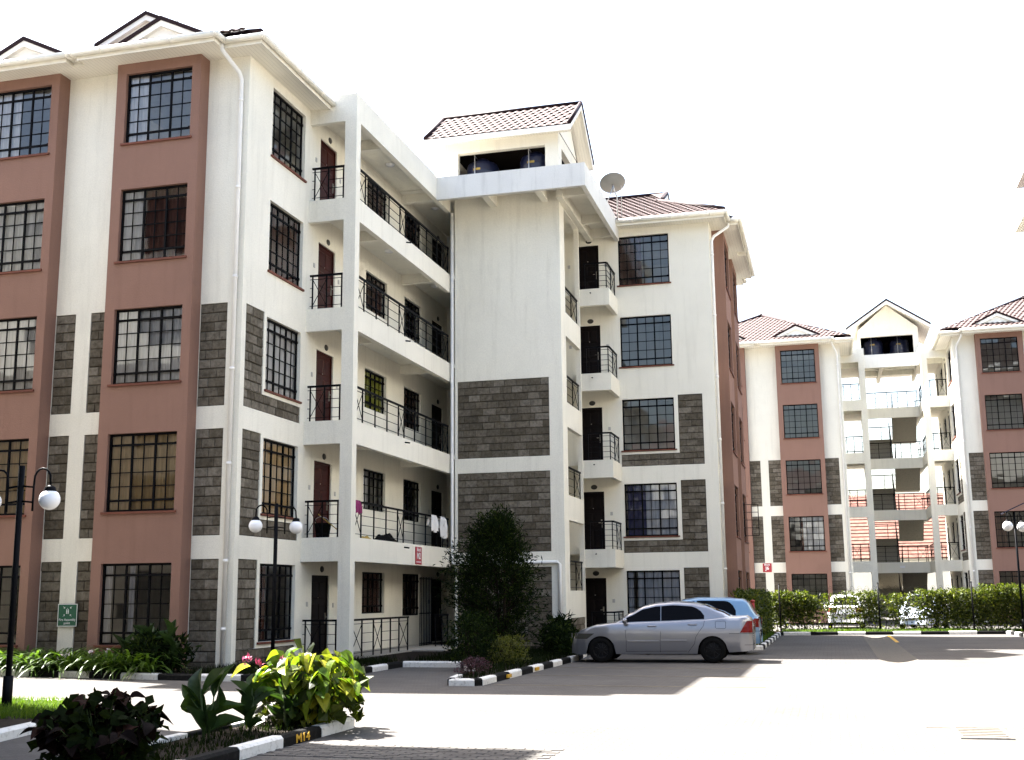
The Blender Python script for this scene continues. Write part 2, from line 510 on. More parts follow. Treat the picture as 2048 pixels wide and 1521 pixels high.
def curtain_mesh(w, h, mat, seed, amp=0.025):
    k = ('curtain', round(w, 2), round(h, 2), mat, seed % 3)
    if k in CACHE: return CACHE[k]
    rnd = random.Random(seed % 3 + 11)
    mb = MB(); n = max(8, int(w / 0.03)); ph = rnd.random() * 6
    pts = [(-w/2 + w*i/n, amp*math.sin(i*1.15+ph) + amp*0.7*math.sin(i*0.47+ph*2)) for i in range(n+1)]
    for (xa, ya), (xb, yb) in zip(pts, pts[1:]):
        mb.quad((xa, ya, 0), (xb, yb, 0), (xb, yb*0.6, h), (xa, ya*0.6, h))
    CACHE[k] = mb.mesh('curtain', mat, True)
    return CACHE[k]
WSEED = [0]
def window(parent, x, y, z, theta, w, h, cols=6, rows=6, tc=(2, 4), tr=(1, 5), curtains=(), single=False, sill=True, recess=0.11, open_leaf=0):
    """x, y, z: middle of the window's foot on the wall face; theta turns local -y to face outwards"""
    WSEED[0] += 1; sd = WSEED[0]; rnd = random.Random(sd)
    o0 = origin(parent)
    c, s = math.cos(theta), math.sin(theta)
    px, py = x - s*recess, y + c*recess
    win = link('window', frame_mesh(w, h, cols, rows, tc, tr), parent, (px-o0.x, py-o0.y, z-o0.z), theta)
    xs, zs = window_grid(w, h, cols, rows, tc, tr)
    if single:
        for i in range(cols):
            for j in range(rows):
                pw, ph = xs[i+1]-xs[i]-0.012, zs[j+1]-zs[j]-0.012
                link('pane', pane_mesh(pw, ph), win, ((xs[i]+xs[i+1])/2, 0.0, (zs[j]+zs[j+1])/2), rot=(rnd.gauss(0, 0.004), 0, rnd.gauss(0, 0.006)))
    else:
        k = ('panes', w, h, cols, rows, sd % 4)
        if k not in CACHE:
            mb = MB()
            for i in range(cols):
                for j in range(rows):
                    a, b2 = rnd.gauss(0, 0.0012), rnd.gauss(0, 0.0012)
                    x0, x1, z0, z1 = xs[i]+0.006, xs[i+1]-0.006, zs[j]+0.006, zs[j+1]-0.006
                    mb.quad((x0, a, z0), (x1, -a, z0), (x1, -a+b2, z1), (x0, a+b2, z1))
            CACHE[k] = mb.mesh('panes', 'glass')
        tag(link('glazing', CACHE[k], win), kind='stuff')
    for (c0, c1, mat) in curtains:
        cw = (c1-c0)*w
        link('curtain', curtain_mesh(cw, h*0.99, mat, sd), win, (-w/2 + (c0+c1)/2*w, 0.055 + rnd.random()*0.02, 0.005))
    if sill:
        k = ('sill', w)
        if k not in CACHE:
            mb = MB(); mb.box(-w/2-0.06, -recess-0.05, -0.05, w/2+0.06, 0.06, 0.0); CACHE[k] = mb.mesh('sill', 'sill')
        link('sill', CACHE[k], win, (0, 0, -0.002))
    for q in range(open_leaf):
        k = ('leaf', w, h)
        if k not in CACHE:
            mb = MB(); lw, lh = w*0.30, h*0.68
            for xx in (0, lw): mb.box(xx-0.015, -0.015, 0, xx+0.015, 0.015, lh)
            mb.box(lw/2-0.009, -0.009, 0, lw/2+0.009, 0.009, lh)
            for i in range(5): mb.box(0.016, -0.012, lh*i/4-0.012, lw-0.016, 0.012, lh*i/4+0.012)
            CACHE[k] = mb.mesh('casement', 'black_steel')
        link('open_casement', CACHE[k], win, (w*(0.5 if q == 0 else -0.16), -0.03, h*0.15), rot=(0, 0, -1.35 if q == 0 else -1.5))
    return win
def door(parent, x, y, z, theta, w, h, mat='door'):
    o0 = origin(parent); c, s = math.cos(theta), math.sin(theta)
    k = ('door', w, h, mat)
    if k not in CACHE:
        mb = MB(); t = 0.05
        for sx in (-1, 1): mb.box(sx*w/2, -0.03, 0, sx*(w/2-t), 0.05, h)
        mb.box(-w/2+t, -0.03, h-t, w/2-t, 0.05, h)
        mb.box(-w/2+t, 0.0, 0.01, w/2-t, 0.04, h-t)
        iw = w - 2*t
        for (u0, u1) in ((0.1, 0.47), (0.53, 0.9)):
            for (v0, v1) in ((0.07, 0.38), (0.44, 0.66), (0.72, 0.94)):
                x0, x1, z0, z1 = -iw/2+iw*u0, -iw/2+iw*u1, (h-t)*v0, (h-t)*v1
                mb.hexa([(x0, 0, z0), (x1, 0, z0), (x1, 0, z1), (x0, 0, z1)], [(x0+0.03, -0.014, z0+0.03), (x1-0.03, -0.014, z0+0.03), (x1-0.03, -0.014, z1-0.03), (x0+0.03, -0.014, z1-0.03)])
        d1 = mb.mesh('door', mat)
        mb = MB(); mb.box(-0.02, -0.02, -0.14, 0.02, 0, 0.14); mb.bar((0, -0.05, 0.03), (-0.1, -0.05, 0.03), 0.018); mb.bar((0, -0.02, 0.03), (0, -0.055, 0.03), 0.018)
        d2 = mb.mesh('handle', 'brass')
        mb = MB(); mb.lathe([(0.0, -0.02), (0.085, -0.02), (0.1, 0.0)], (0, 0, 0), 20, 'y'); d3 = mb.mesh('number_plate', 'plate', True)
        mb = MB(); mb.lathe([(0, -0.015), (0.012, -0.012), (0.014, 0)], (0, 0, 0), 10, 'y'); d4 = mb.mesh('peephole', 'brass')
        CACHE[k] = (d1, d2, d3, d4)
    d1, d2, d3, d4 = CACHE[k]
    rec = 0.07
    d = link('door', d1, parent, (x - s*rec - o0.x, y + c*rec - o0.y, z - o0.z), theta)
    link('handle', d2, d, (w/2-0.12, 0, h*0.46))
    link('number_plate', d3, d, (0.06, -rec+0.0, h+0.16), scale=(1.15, 1, 0.85))
    link('peephole', d4, d, (0, 0, h*0.72))
    if 'bell' not in CACHE:
        mb = MB(); mb.box(-.045, -.014, -.06, .045, 0, .06); mb.box(-.018, -.02, -.03, .018, -.0141, .03); CACHE['bell'] = mb.mesh('bell_plate', 'galv_dull')
    link('bell_plate', CACHE['bell'], d, (-w/2-.28, -rec-.001, 1.32)); link('bell_plate', CACHE['bell'], d, (w/2+.25, -rec-.001, 1.28))
    return d
def railing(parent, a, b, z, h=0.92, posts=(0, 1), xs=(), nb=4, name='railing'):
    """a, b: ground points; posts, xs: fractions along the run; xs are panels with crossed bars"""
    a = Vector((a[0], a[1], 0)); b = Vector((b[0], b[1], 0))
    P = lambda t, hh: tuple(a.lerp(b, t) + Vector((0, 0, z+hh)))
    mb = MB()
    mb.bar(P(0, h), P(1, h), 0.05, 0.05)
    for t in posts: mb.bar(P(t, 0.0), P(t, h-0.026), 0.032)
    for i in range(nb):
        hh = 0.1 + (h-0.2)*i/max(1, nb-1)
        segs = [(0, 1)]
        for (x0, x1) in xs:
            ns = []
            for s0, s1 in segs:
                if 0 < i < nb-1:
                    if x0 > s0: ns.append((s0, min(s1, x0)))
                    if x1 < s1: ns.append((max(s0, x1), s1))
                else: ns.append((s0, s1))
            segs = ns
        for s0, s1 in segs:
            if s1 - s0 > 1e-3: mb.bar(P(s0, hh), P(s1, hh), 0.014)
    for (x0, x1) in xs:
        mb.bar(P(x0, 0.1), P(x1, h-0.1), 0.014); mb.bar(P(x0, h-0.1), P(x1, 0.1), 0.0142)
    return mb.build(name, 'black_steel', parent)
def ceiling_lamp(parent, x, y, z):
    o0 = origin(parent)
    if 'clamp' not in CACHE:
        mb = MB(); mb.lathe([(0.15, 0), (0.15, -0.025), (0.12, -0.055), (0.05, -0.075), (0, -0.078)], (0, 0, 0), 18); CACHE['clamp'] = mb.mesh('ceiling_lamp', 'lamp_glass', True)
    link('ceiling_lamp', CACHE['clamp'], parent, (x-o0.x, y-o0.y, z-o0.z))

# ---------------------------------------------------------------- stone panels
def stone_variants(mat):
    k = ('stones', mat)
    if k not in CACHE:
        L = []
        for i in range(4):
            rnd = random.Random(i+3); mb = MB()
            j = lambda a: rnd.uniform(-a, a)
            e = 0.035
            mb.hexa([(-0.5, 0, -0.5), (0.5, 0, -0.5), (0.5, 0, 0.5), (-0.5, 0, 0.5)],
                    [(-0.5+e+j(.01), -1+j(.2), -0.5+e*1.6+j(.02)), (0.5-e+j(.01), -1+j(.2), -0.5+e*1.6+j(.02)), (0.5-e+j(.01), -1+j(.2), 0.5-e*1.6+j(.02)), (-0.5+e+j(.01), -1+j(.2), 0.5-e*1.6+j(.02))])
            L.append(mb)
        CACHE[k] = (L, [m.mesh('stone_block', mat) for m in L])
    return CACHE[k]
def stone_panel(parent, P, Pn, theta, rects, mode, stuff=None):
    """rects: (a0, a1, z0, z1) strips in wall coordinates; P(a, d, z) -> world. mode 'single' = one object per block"""
    o0 = origin(parent)
    D = 0.035
    mb = MB()
    for (a0, a1, z0, z1) in rects:
        mb.quad(P(a0, D, z0), P(a1, D, z0), P(a1, D, z1), P(a0, D, z1))
    panel = mb.build('stone_panel', 'mortar', parent)
    L, meshes = stone_variants('stone' if mode == 'single' else 'stone_far')
    rnd = random.Random(int(rects[0][0]*100) + int(rects[0][2]*37) + len(rects))
    H = 0.221
    for (a0, a1, z0, z1) in rects:
        nrow = max(1, round((z1-z0)/H)); rh = (z1-z0)/nrow
        for r in range(nrow):
            a = a0; first = True
            while a < a1 - 0.02:
                bw = rnd.uniform(0.34, 0.46)
                if first and (r % 2): bw *= 0.55
                first = False
                if a1 - (a+bw) < 0.14: bw = a1 - a
                cx, cz = a + bw/2, z0 + (r+0.5)*rh
                jz = 0.021
                dep = rnd.uniform(0.014, 0.026)
                if mode == 'single':
                    p = Vector(P(cx, D, cz)) - o0
                    link('stone_block', meshes[rnd.randrange(4)], panel, p, theta, (bw-0.007, dep, rh-jz))
                else:
                    m = L[rnd.randrange(4)]; n = len(stuff.v)
                    for (vx, vy, vz) in m.v:
                        stuff.v.append(tuple(P(cx+vx*(bw-0.007), D+vy*dep, cz+vz*(rh-jz))))
                    for fc in m.f: stuff.face(tuple(n+i for i in fc))
                a += bw
    return panel

# ---------------------------------------------------------------- block of flats: wings
FH = 2.98
FZ = [0.12 + FH*k for k in range(5)]
SILL, HEAD = 0.48, 2.29
BAYS = ((1.09, 3.38), (5.02, 7.31))
LEN = 8.4
class Fr:
    def __init__(s, cx, cy, U, V, dz=0.0):
        s.c = (cx, cy); s.U = U; s.V = V; s.dz = dz
        s.tA = math.atan2(-V[0], V[1]); s.tB = math.atan2(-U[0], U[1])
    def pt(s, p, q, z): return (s.c[0]+p*s.U[0]+q*s.V[0], s.c[1]+p*s.U[1]+q*s.V[1], z+s.dz)
    def box(s, mb, p0, q0, z0, p1, q1, z1):
        a = s.pt(p0, q0, z0); b = s.pt(p1, q1, z1); mb.box(*a, *b)

def in_poly(x, y, poly):
    c = False; j = len(poly)-1
    for i in range(len(poly)):
        xi, yi = poly[i]; xj, yj = poly[j]
        if (yi > y) != (yj > y) and x < (xj-xi)*(y-yi)/(yj-yi)+xi: c = not c
        j = i
    return c
def tile_shape(w, d):
    """one pressed tile with a wave across and a lip at its lower edge: local x across, y up the slope, z out"""
    mb = MB(); n = 6
    zs = [0.018*math.sin(2*math.pi*i/n) + 0.02 for i in range(n+1)]
    lo = [(-w/2 + w*i/n, 0, zs[i]+0.022) for i in range(n+1)]
    hi = [(-w/2 + w*i/n, d*1.04, zs[i]) for i in range(n+1)]
    ft = [(-w/2 + w*i/n, 0.004, zs[i]-0.012) for i in range(n+1)]
    for i in range(n):
        mb.quad(lo[i], lo[i+1], hi[i+1], hi[i]); mb.quad(ft[i], ft[i+1], lo[i+1], lo[i])
    return mb
def tile_slope(parent, pts, eave_a, eave_b, up, mode='stuff', w=0.25, d=0.30, name='roof_tiles'):
    """pts: polygon of a plane in world space; eave_a->eave_b along the eave; up: a point further up the slope"""
    A = Vector(eave_a); e = (Vector(eave_b)-A).normalized()
    s = (Vector(up)-A); s = (s - e*s.dot(e)).normalized()
    n = e.cross(s)
    if n.z < 0: n = -n
    poly = [((Vector(p)-A).dot(e), (Vector(p)-A).dot(s)) for p in pts]
    x0, x1 = min(p[0] for p in poly), max(p[0] for p in poly); y0, y1 = min(p[1] for p in poly), max(p[1] for p in poly)
    base = MB(); base.poly(pts); under = base.build('roof_deck', 'roof_flat', parent)
    t = tile_shape(w, d)
    flip = e.cross(s).z < 0
    stuff = MB(); r = 0; y = y0
    o0 = origin(parent)
    if mode == 'single': me = t.mesh('roof_tile', 'roof_tile', True)
    M = Matrix((e, s, n)).transposed()
    while y < y1 - d*0.3:
        x = x0 - (w/2 if r % 2 else 0)
        while x < x1:
            x += w
            if in_poly(x-w*0.5, y+d*0.5, poly):
                c = A + e*(x-w*0.5) + s*y + n*0.004
                if mode == 'single':
                    o = link('roof_tile', me, under, c-o0)
                    o.rotation_euler = M.to_euler()
                else:
                    k = len(stuff.v)
                    for (vx, vy, vz) in t.v: stuff.v.append(tuple(c + e*vx + s*vy + n*vz))
                    for fc in t.f: stuff.face(tuple(k+i for i in fc))
        y += d; r += 1
    if mode != 'single': stuff.build(name, 'roof_tile', parent, True, 'stuff')
def cap(mb, a, b, r=0.09):
    mb.tube([a, b], r, 8)
def gablet(bld, F, pc, q, zb, hw, za, qback, ov=0.12):
    """small gable with dark barge boards, white fascia and panel"""
    zm = lambda t: zb + (za-zb)*t
    mb = MB()
    mb.tri(F.pt(pc-hw, q+0.12, zb), F.pt(pc+hw, q+0.12, zb), F.pt(pc, q+0.12, za))
    g = mb.build('gable_panel', 'white_paint', bld)
    mb = MB(); mw = MB()
    for sgn in (-1, 1):
        lo = (pc+sgn*(hw+0.16), zb-0.08*(za-zb)/hw-0.02); hi = (pc, za)
        def rk(q0, q1, off0, off1, m):
            b = [F.pt(lo[0], q0, lo[1]+off0), F.pt(lo[0], q1, lo[1]+off0), F.pt(lo[0], q1, lo[1]+off1), F.pt(lo[0], q0, lo[1]+off1)]
            t = [F.pt(hi[0], q0, hi[1]+off0), F.pt(hi[0], q1, hi[1]+off0), F.pt(hi[0], q1, hi[1]+off1), F.pt(hi[0], q0, hi[1]+off1)]
            m.hexa(b, t)
        rk(q-0.02, q+0.10, 0.04, 0.15, mb)
        rk(q+0.01, q+0.115, -0.11, 0.04, mw)
    mb.build('barge_board', 'barge', g); mw.build('fascia_board', 'white_paint', g)
    mb = MB()
    for sgn in (-1, 1):
        mb.poly([F.pt(pc+sgn*(hw+0.16), q+0.1, zb+0.05), F.pt(pc, q+0.1, za+0.12), F.pt(pc, qback, za+0.12)])
    mb.build('gable_roof', 'roof_tile', bld)

def wing(bld, F, bp, curt, single=False, singleB=(), corridor=None, dutch=True, qmax=15.4, stone_mode='far', stuff=None, open_bay=None, pipe=True, tiles=('B',), bay_only=(0, 1), roof=True):
    """bp: (stone0, stone1, win0, win1, end) along the short face; curt: dict of curtain specs"""
    # long face: white wall between the bays, with stone panels on the three lower floors
    srects = {}
    for (a, b) in ((0.38, 1.09), (3.38, 4.04), (4.46, 5.02), (7.31, 8.02)):
        srects[(a, b)] = [(a, b, (FZ[k]-0.08 if k else -0.02), FZ[k]+2.37) for k in range(3)]
    PA = lambda a, d, z: F.pt(a, d, z)
    mb = MB()
    for (a0, a1) in ((0, 1.09), (3.38, 5.02), (7.31, LEN)):
        holes = [r+(0.035,) for k, v in srects.items() if k[0] >= a0-1e-6 and k[1] <= a1+1e-6 for r in v]
        sheet(mb, PA, a0, a1, -0.1, 14.63, holes, 0.035, 0)
    mb.quad(F.pt(LEN, 0, -0.1), F.pt(LEN, qmax, -0.1), F.pt(LEN, qmax, 14.63), F.pt(LEN, 0, 14.63))
    mb.quad(F.pt(0, qmax, -0.1), F.pt(LEN, qmax, -0.1), F.pt(LEN, qmax, 14.63), F.pt(0, qmax, 14.63))
    mb.build('wall', 'plaster', bld)
    for k, v in srects.items():
        if k[0] > 7 and F.tA == 0: continue
        stone_panel(bld, PA, None, F.tA, v, stone_mode, stuff)
    # bays
    for bi, (a, b) in enumerate(BAYS):
        if bi not in bay_only: continue
        PB = lambda x, d, z: F.pt(x, d-0.42, z)
        wc = (a+b)/2 - 0.015; w = 1.80
        holes = [(wc-w/2, wc+w/2, z+SILL, z+HEAD) for z in FZ]
        mb = MB(); sheet(mb, PB, a, b, -0.1, 14.63, holes, 0.2, 0)
        for x in (a, b): mb.quad(F.pt(x, -0.42, -0.1), F.pt(x, 0, -0.1), F.pt(x, 0, 14.63), F.pt(x, -0.42, 14.63))
        mb.build('bay', 'plaster_brown', bld)
        for k, z in enumerate(FZ):
            x, y, zz = F.pt(wc, -0.42, z+SILL)
            window(bld, x, y, zz, F.tA, w, HEAD-SILL, curtains=curt.get(('A', bi, k), ()), single=single and bi == 0, open_leaf=1 if open_bay == (bi, k) else 0)
    # short face
    s0, s1, w0, w1, end = bp
    holes = []; rects = []
    for k, z in enumerate(FZ):
        holes.append((w0, w1, z+SILL, z+HEAD, 0.2))
        if k < 3:
            zb = z-0.08 if k else -0.02
            rects.append([(s0, s1, z+SILL-0.14, z+2.37), (s0, w1+0.06, zb, z+SILL-0.14)])
            holes += [r+(0.035,) for r in rects[-1]]
    PBs = lambda a, d, z: F.pt(d, a, z)
    cor = corridor or {}
    for (q0, q1) in cor.get('doors', ()): holes += [(q0, q1, z, z+2.06, 0.1) for z in FZ]
    for (q0, q1, b0, b1) in cor.get('windows', ()): holes += [(q0, q1, z+b0, z+b1, 0.15) for z in FZ]
    mb = MB(); sheet(mb, PBs, 0, max(end, cor.get('wall_end', end)), -0.1, 14.63, holes, 0.2, 0)
    if cor: mb.quad(F.pt(0, cor['wall_end'], -0.1), F.pt(0, qmax, -0.1), F.pt(0, qmax, 14.63), F.pt(0, cor['wall_end'], 14.63))
    mb.build('wall', 'plaster', bld)
    for r in rects: stone_panel(bld, PBs, None, F.tB, r, stone_mode, stuff)
    for k, z in enumerate(FZ):
        x, y, zz = F.pt(0, (w0+w1)/2, z+SILL)
        window(bld, x, y, zz, F.tB, w1-w0, HEAD-SILL, curtains=curt.get(('B', k), ()), single=k in singleB)
        for i, (q0, q1) in enumerate(cor.get('doors', ())):
            x, y, zz = F.pt(0, (q0+q1)/2, z)
            door(bld, x, y, zz+0.001, F.tB, q1-q0-0.002, 2.06, 'door' if (k > 0 and i == 0 and single) else 'door_dark')
        for i, (q0, q1, b0, b1) in enumerate(cor.get('windows', ())):
            x, y, zz = F.pt(0, (q0+q1)/2, z+b0)
            window(bld, x, y, zz, F.tB, q1-q0, b1-b0, 5, 5, (2, 3), (1, 4), curtains=curt.get(('C', i, k), ((0, 1, 'curtain_dark'),) if (i+k) % 2 else ()), sill=False, recess=0.1)
    # rooms: floors and partitions behind the glass
    mb = MB()
    for z in FZ + [14.5]:
        F.box(mb, 0.21, 0.21, z-0.14, LEN-0.05, qmax-0.05, z-0.01)
    F.box(mb, 4.15, 0.01, 0, 4.3, qmax-0.06, 14.49); F.box(mb, 0.22, 4.6, 0, LEN-0.06, 4.75, 14.49)
    F.box(mb, 0.22, 9.0, 0, LEN-0.06, 9.12, 14.49)
    mb.build('room_partition', 'plaster_grey', bld)
    if not roof: return
    # eaves
    qe = end + 0.08
    outl = [(-0.6, qe), (-0.6, -0.6), (0.42, -0.6), (0.42, -1.0), (4.15, -1.0), (4.15, -0.7), (4.45, -0.7), (4.45, -1.0), (8.0, -1.0), (8.0, -0.6), (9.0, -0.6), (9.0, qmax)]
    mb = MB(); mb.poly([F.pt(p, q, 14.602) for p, q in outl + [(-0.02, qmax), (-0.02, qe)]])
    mb.poly([F.pt(p, q, 14.74) for p, q in outl + [(-0.02, qmax), (-0.02, qe)]])
    sof = mb.build('soffit', 'soffit_lined', bld)
    mb = MB(); mg = MB()
    g = []
    for i in range(len(outl)-1):
        (p0, q0), (p1, q1) = outl[i], outl[i+1]
        mb.quad(F.pt(p0, q0, 14.56), F.pt(p1, q1, 14.56), F.pt(p1, q1, 14.74), F.pt(p0, q0, 14.74))
    # offset outline for the gutter
    def off(i, d):
        p, q = outl[i]
        ns = []
        for a, b in ((i-1, i), (i, i+1)):
            if a < 0 or b >= len(outl): continue
            (p0, q0), (p1, q1) = outl[a], outl[b]; l = math.hypot(p1-p0, q1-q0)
            ns.append(((q1-q0)/l, -(p1-p0)/l))
        return p + sum(n[0] for n in ns)*d, q + sum(n[1] for n in ns)*d
    go = [off(i, 0.075) for i in range(len(outl))]
    for a, b in zip(go, go[1:]):
        mg.tube([F.pt(a[0], a[1], 14.715), F.pt(b[0], b[1], 14.715)], 0.078, 10)
    for a in go[1:-1]: mg.lathe([(0, -0.085), (0.06, -0.06), (0.085, 0), (0.06, 0.06), (0, 0.085)], F.pt(a[0], a[1], 14.715), 10)
    mb.build('fascia_board', 'gutter', bld)
    gu = mg.build('gutter', 'gutter', bld, True)
    # joints of the gutter
    for a, b in zip(go, go[1:]):
        l = math.hypot(b[0]-a[0], b[1]-a[1]); nn = int(l/1.3)
        for i in range(nn):
            tt = (i+0.6)/max(1, nn)
            c = (a[0]+(b[0]-a[0])*tt, a[1]+(b[1]-a[1])*tt); dd = ((b[0]-a[0])/l*0.03, (b[1]-a[1])/l*0.03)
            mj = MB(); mj.tube([F.pt(c[0]-dd[0], c[1]-dd[1], 14.715), F.pt(c[0]+dd[0], c[1]+dd[1], 14.715)], 0.084, 10); mj.build('gutter_bracket', 'gutter', gu, True)
    if pipe:
        mp = MB()
        mp.tube([F.pt(0.42, -0.66, 14.66), F.pt(0.40, -0.66, 14.5), F.pt(0.2, -0.16, 14.12), F.pt(0.17, -0.075, 13.95), F.pt(0.17, -0.075, 0.1)], 0.052, 12)
        dp = mp.build('downpipe', 'pvc', bld, True)
        for z in (13.4, 11.2, 9.0, 6.8, 4.6, 2.4, 0.9):
            mp = MB(); mp.tube([F.pt(0.17, -0.075, z), F.pt(0.17, -0.075, z+0.07)], 0.062, 12); mp.build('pipe_collar', 'pvc', dp, True)
    # roof planes
    ZE, S1, S2 = 14.80, 0.50, 0.55
    zB = lambda p: ZE + S1*(p+0.6)
    zA = lambda q: ZE + S2*(q+0.9)
    zr = zB(4.2); qr = qmax
    if dutch: qh = 2.2
    else: qh = (zr-ZE)/S2 - 0.9
    ph = (zA(qh)-ZE)/S1 - 0.6
    zs_ = zA(-0.62)
    hip = [F.pt(-0.3, -0.62, zs_), F.pt(0.4, -0.62, zs_), F.pt(0.4, -0.95, zA(-0.95)), F.pt(8.0, -0.95, zA(-0.95)), F.pt(8.0, -0.62, zs_), F.pt(8.7, -0.62, zs_)] + ([F.pt(8.4-ph, qh, zA(qh)), F.pt(ph, qh, zA(qh))] if dutch else [F.pt(4.2, qh, zr)])
    tile_slope(bld, hip, hip[2], hip[3], hip[6])
    def side(m):
        f = (lambda p: p) if not m else (lambda p: 8.4-p)
        pts = [F.pt(f(-0.6), -0.62, ZE), F.pt(f(-0.6), qe, ZE), F.pt(f(0), qe, zB(0)), F.pt(f(0), qr, zB(0)), F.pt(f(4.2), qr, zr), F.pt(f(4.2), qh-0.1 if dutch else qh, zr)]
        if dutch: pts.append(F.pt(f(ph), qh, zA(qh)))
        return pts
    sB = side(False)
    if 'B' in tiles: tile_slope(bld, sB, sB[0], sB[1], sB[4])
    else:
        mb = MB(); mb.poly(sB); mb.build('roof_deck', 'roof_flat', bld)
    sL = side(True); mb = MB(); mb.poly(sL); mb.build('roof_deck', 'roof_flat', bld)
    mb = MB(); mb.poly([F.pt(-0.05, qmax, 14.6), F.pt(9.0, qmax, 14.6), F.pt(9.0, qmax, ZE), F.pt(4.2, qmax, zr), F.pt(-0.05, qmax, zB(-0.05))]); mb.build('gable_panel', 'plaster', bld)
    mc = MB()
    cap(mc, F.pt(-0.56, -0.6, ZE+0.05), F.pt(ph, qh, zA(qh)+0.04)); cap(mc, F.pt(8.96, -0.6, ZE+0.05), F.pt(8.4-ph, qh, zA(qh)+0.04))
    cap(mc, F.pt(4.2, qh-0.1, zr+0.05), F.pt(4.2, qr, zr+0.05), 0.1)
    mc.build('ridge_cap', 'barge', bld, True)
    if dutch: gablet(bld, F, 4.2, qh-0.3, zA(qh), 8.4/2-ph, zr, qh+0.4)
    for bi, (a, b) in enumerate(BAYS):
        if bi in bay_only: gablet(bld, F, (a+b)/2, -0.44, 15.05, 1.1, 15.60, 0.62)

def corridor(bld, F, q0, q1, beams, lamps, rail=None, width=1.35, top=True, frontrail=True):
    """walkways along the short face, one per floor"""
    W = width
    mb = MB(); F.box(mb, -W, q0, -0.05, -W+0.33, q0+0.3, 14.97); mb.build('column', 'plaster', bld)
    for k, z in enumerate(FZ[1:]+[14.78]):
        last = k == 4
        mb = MB()
        zt = 14.97 if last else z; zb = 14.2 if last else z-0.6
        F.box(mb, -W+0.33, q0, zb, 0, q0+0.15, zt)
        F.box(mb, -W, q0+0.3, zb, -W+0.15, q1, zt)
        F.box(mb, -W+0.15, q0+0.15, z-0.15, 0.0, q1, z-0.004)
        for b in beams: F.box(mb, -W+0.15, b, z-0.45, 0, b+0.2, z-0.15)
        mb.build('walkway_slab', 'plaster', bld)
        for (lp, lq) in lamps:
            x, y, zz = F.pt(lp, lq, z-0.151); ceiling_lamp(bld, x, y, zz)
    mb = MB(); F.box(mb, -W-0.02, q0-0.02, -0.1, 0, q1, 0.118); mb.build('walkway_slab', 'concrete_pale', bld)
    for k, z in enumerate(FZ):
        zz = z + F.dz
        a = F.pt(-0.06, q0+0.075, 0); b = F.pt(-W+0.34, q0+0.075, 0)
        if frontrail: railing(bld, a, b, zz, posts=(0.08, 0.5, 0.95), xs=((0.08, 0.5),))
        if rail: rail(k, zz)

# ---------------------------------------------------------------- block M2
M2 = thing('apartment_block', (-12.95, 24.24, 0), 'five storey cream and terracotta block of flats with open walkways, Block M2', 'building')
FL = Fr(-12.95, 24.24, (-1, 0), (0, 1))
FRt = Fr(-3.52, 40.6, (0, 1), (-1, 0))
far_stone = MB()
cw, ct, cd, cg, cb = 'curtain_white', 'curtain_tan', 'curtain_dark', 'curtain_green', 'curtain_blue'
curtL = {('A', 0, 4): ((0, .34, cw),), ('A', 0, 3): ((0, .33, cw), (.34, 1, cd)), ('A', 0, 2): ((0, 1, cw),), ('A', 0, 1): ((0, 1, ct),),
         ('A', 0, 0): ((.0, .12, cw), (.36, .44, cw)),
         ('A', 1, 4): ((0, .45, cw),), ('A', 1, 3): ((0, 1, cw),), ('A', 1, 2): ((0, 1, cw),), ('A', 1, 1): ((0, 1, ct),),
         ('B', 3): ((.25, 1, cd),), ('B', 2): ((0, 1, cw),), ('B', 1): ((0, 1, ct),), ('B', 0): ((0, .35, cd),),
         ('C', 0, 4): ((0, 1, cd),), ('C', 0, 3): ((0, 1, cd),), ('C', 0, 2): ((0, 1, cg),), ('C', 0, 1): ((0, .4, cw),), ('C', 0, 0): ((0, 1, cd),)}
wing(M2, FL, (0.2, 1.13, 1.27, 3.19, 3.48), curtL, single=True, singleB=(2, 3, 4), qmax=15.4, stone_mode='single',
     corridor={'doors': ((4.18, 5.3), (13.7, 14.9)), 'windows': ((7.6, 9.36, 1.02, 2.2), (10.94, 12.6, 0.9, 2.2)), 'wall_end': 15.4}, tiles=())
def railM2(k, z):
    x = -11.675
    if k:
        railing(M2, (x, 28.03), (x, 35.84), z, posts=(0.0, .07, .185, .30, .415, .475, .59, .72, .85, .93, .995), xs=((0.0, .07), (.415, .475), (.93, .995)))
    else:
        railing(M2, (x, 28.03), (x, 32.2), z, posts=(0.0, .17, .36, .5, .66, .82, .99), xs=((0.0, .17), (.36, .5), (.82, .99)))
        railing(M2, (x, 34.6), (x, 35.84), z, posts=(0.02, .5, .97), xs=((.5, .97),))
corridor(M2, FL, 3.48, 11.62, (5.9, 10.6), ((-0.62, 7.9), (-0.62, 12.2)), railM2)
mb = MB()
for z in FZ[1:]: mb.box(-12.95, 35.862, z-0.15, -11.452, 39.6, z-0.005)
mb.quad((-12.95, 39.62, 0), (-9.5, 39.62, 0), (-9.5, 39.62, 14.6), (-12.95, 39.62, 14.6))
mb.build('walkway_slab', 'plaster', M2)
# entrance steps
mb = MB()
for i, (w, h) in enumerate(((1.2, 0.06), (0.85, 0.118))): mb.box(-11.58, 32.5-0.2*i, -0.05, -11.58+w, 34.6, h)
mb.build('step', 'concrete_pale', M2)
# gate at the entrance
mb = MB()
for i in range(8): mb.bar((-12.2, 34.7+0.15*i, 0.13), (-12.2, 34.7+0.15*i, 2.2), 0.025)
for z in (0.2, 1.1, 2.15): mb.bar((-12.2, 34.65, z), (-12.2, 35.8, z), 0.0252)
mb.build('gate', 'black_steel', M2)

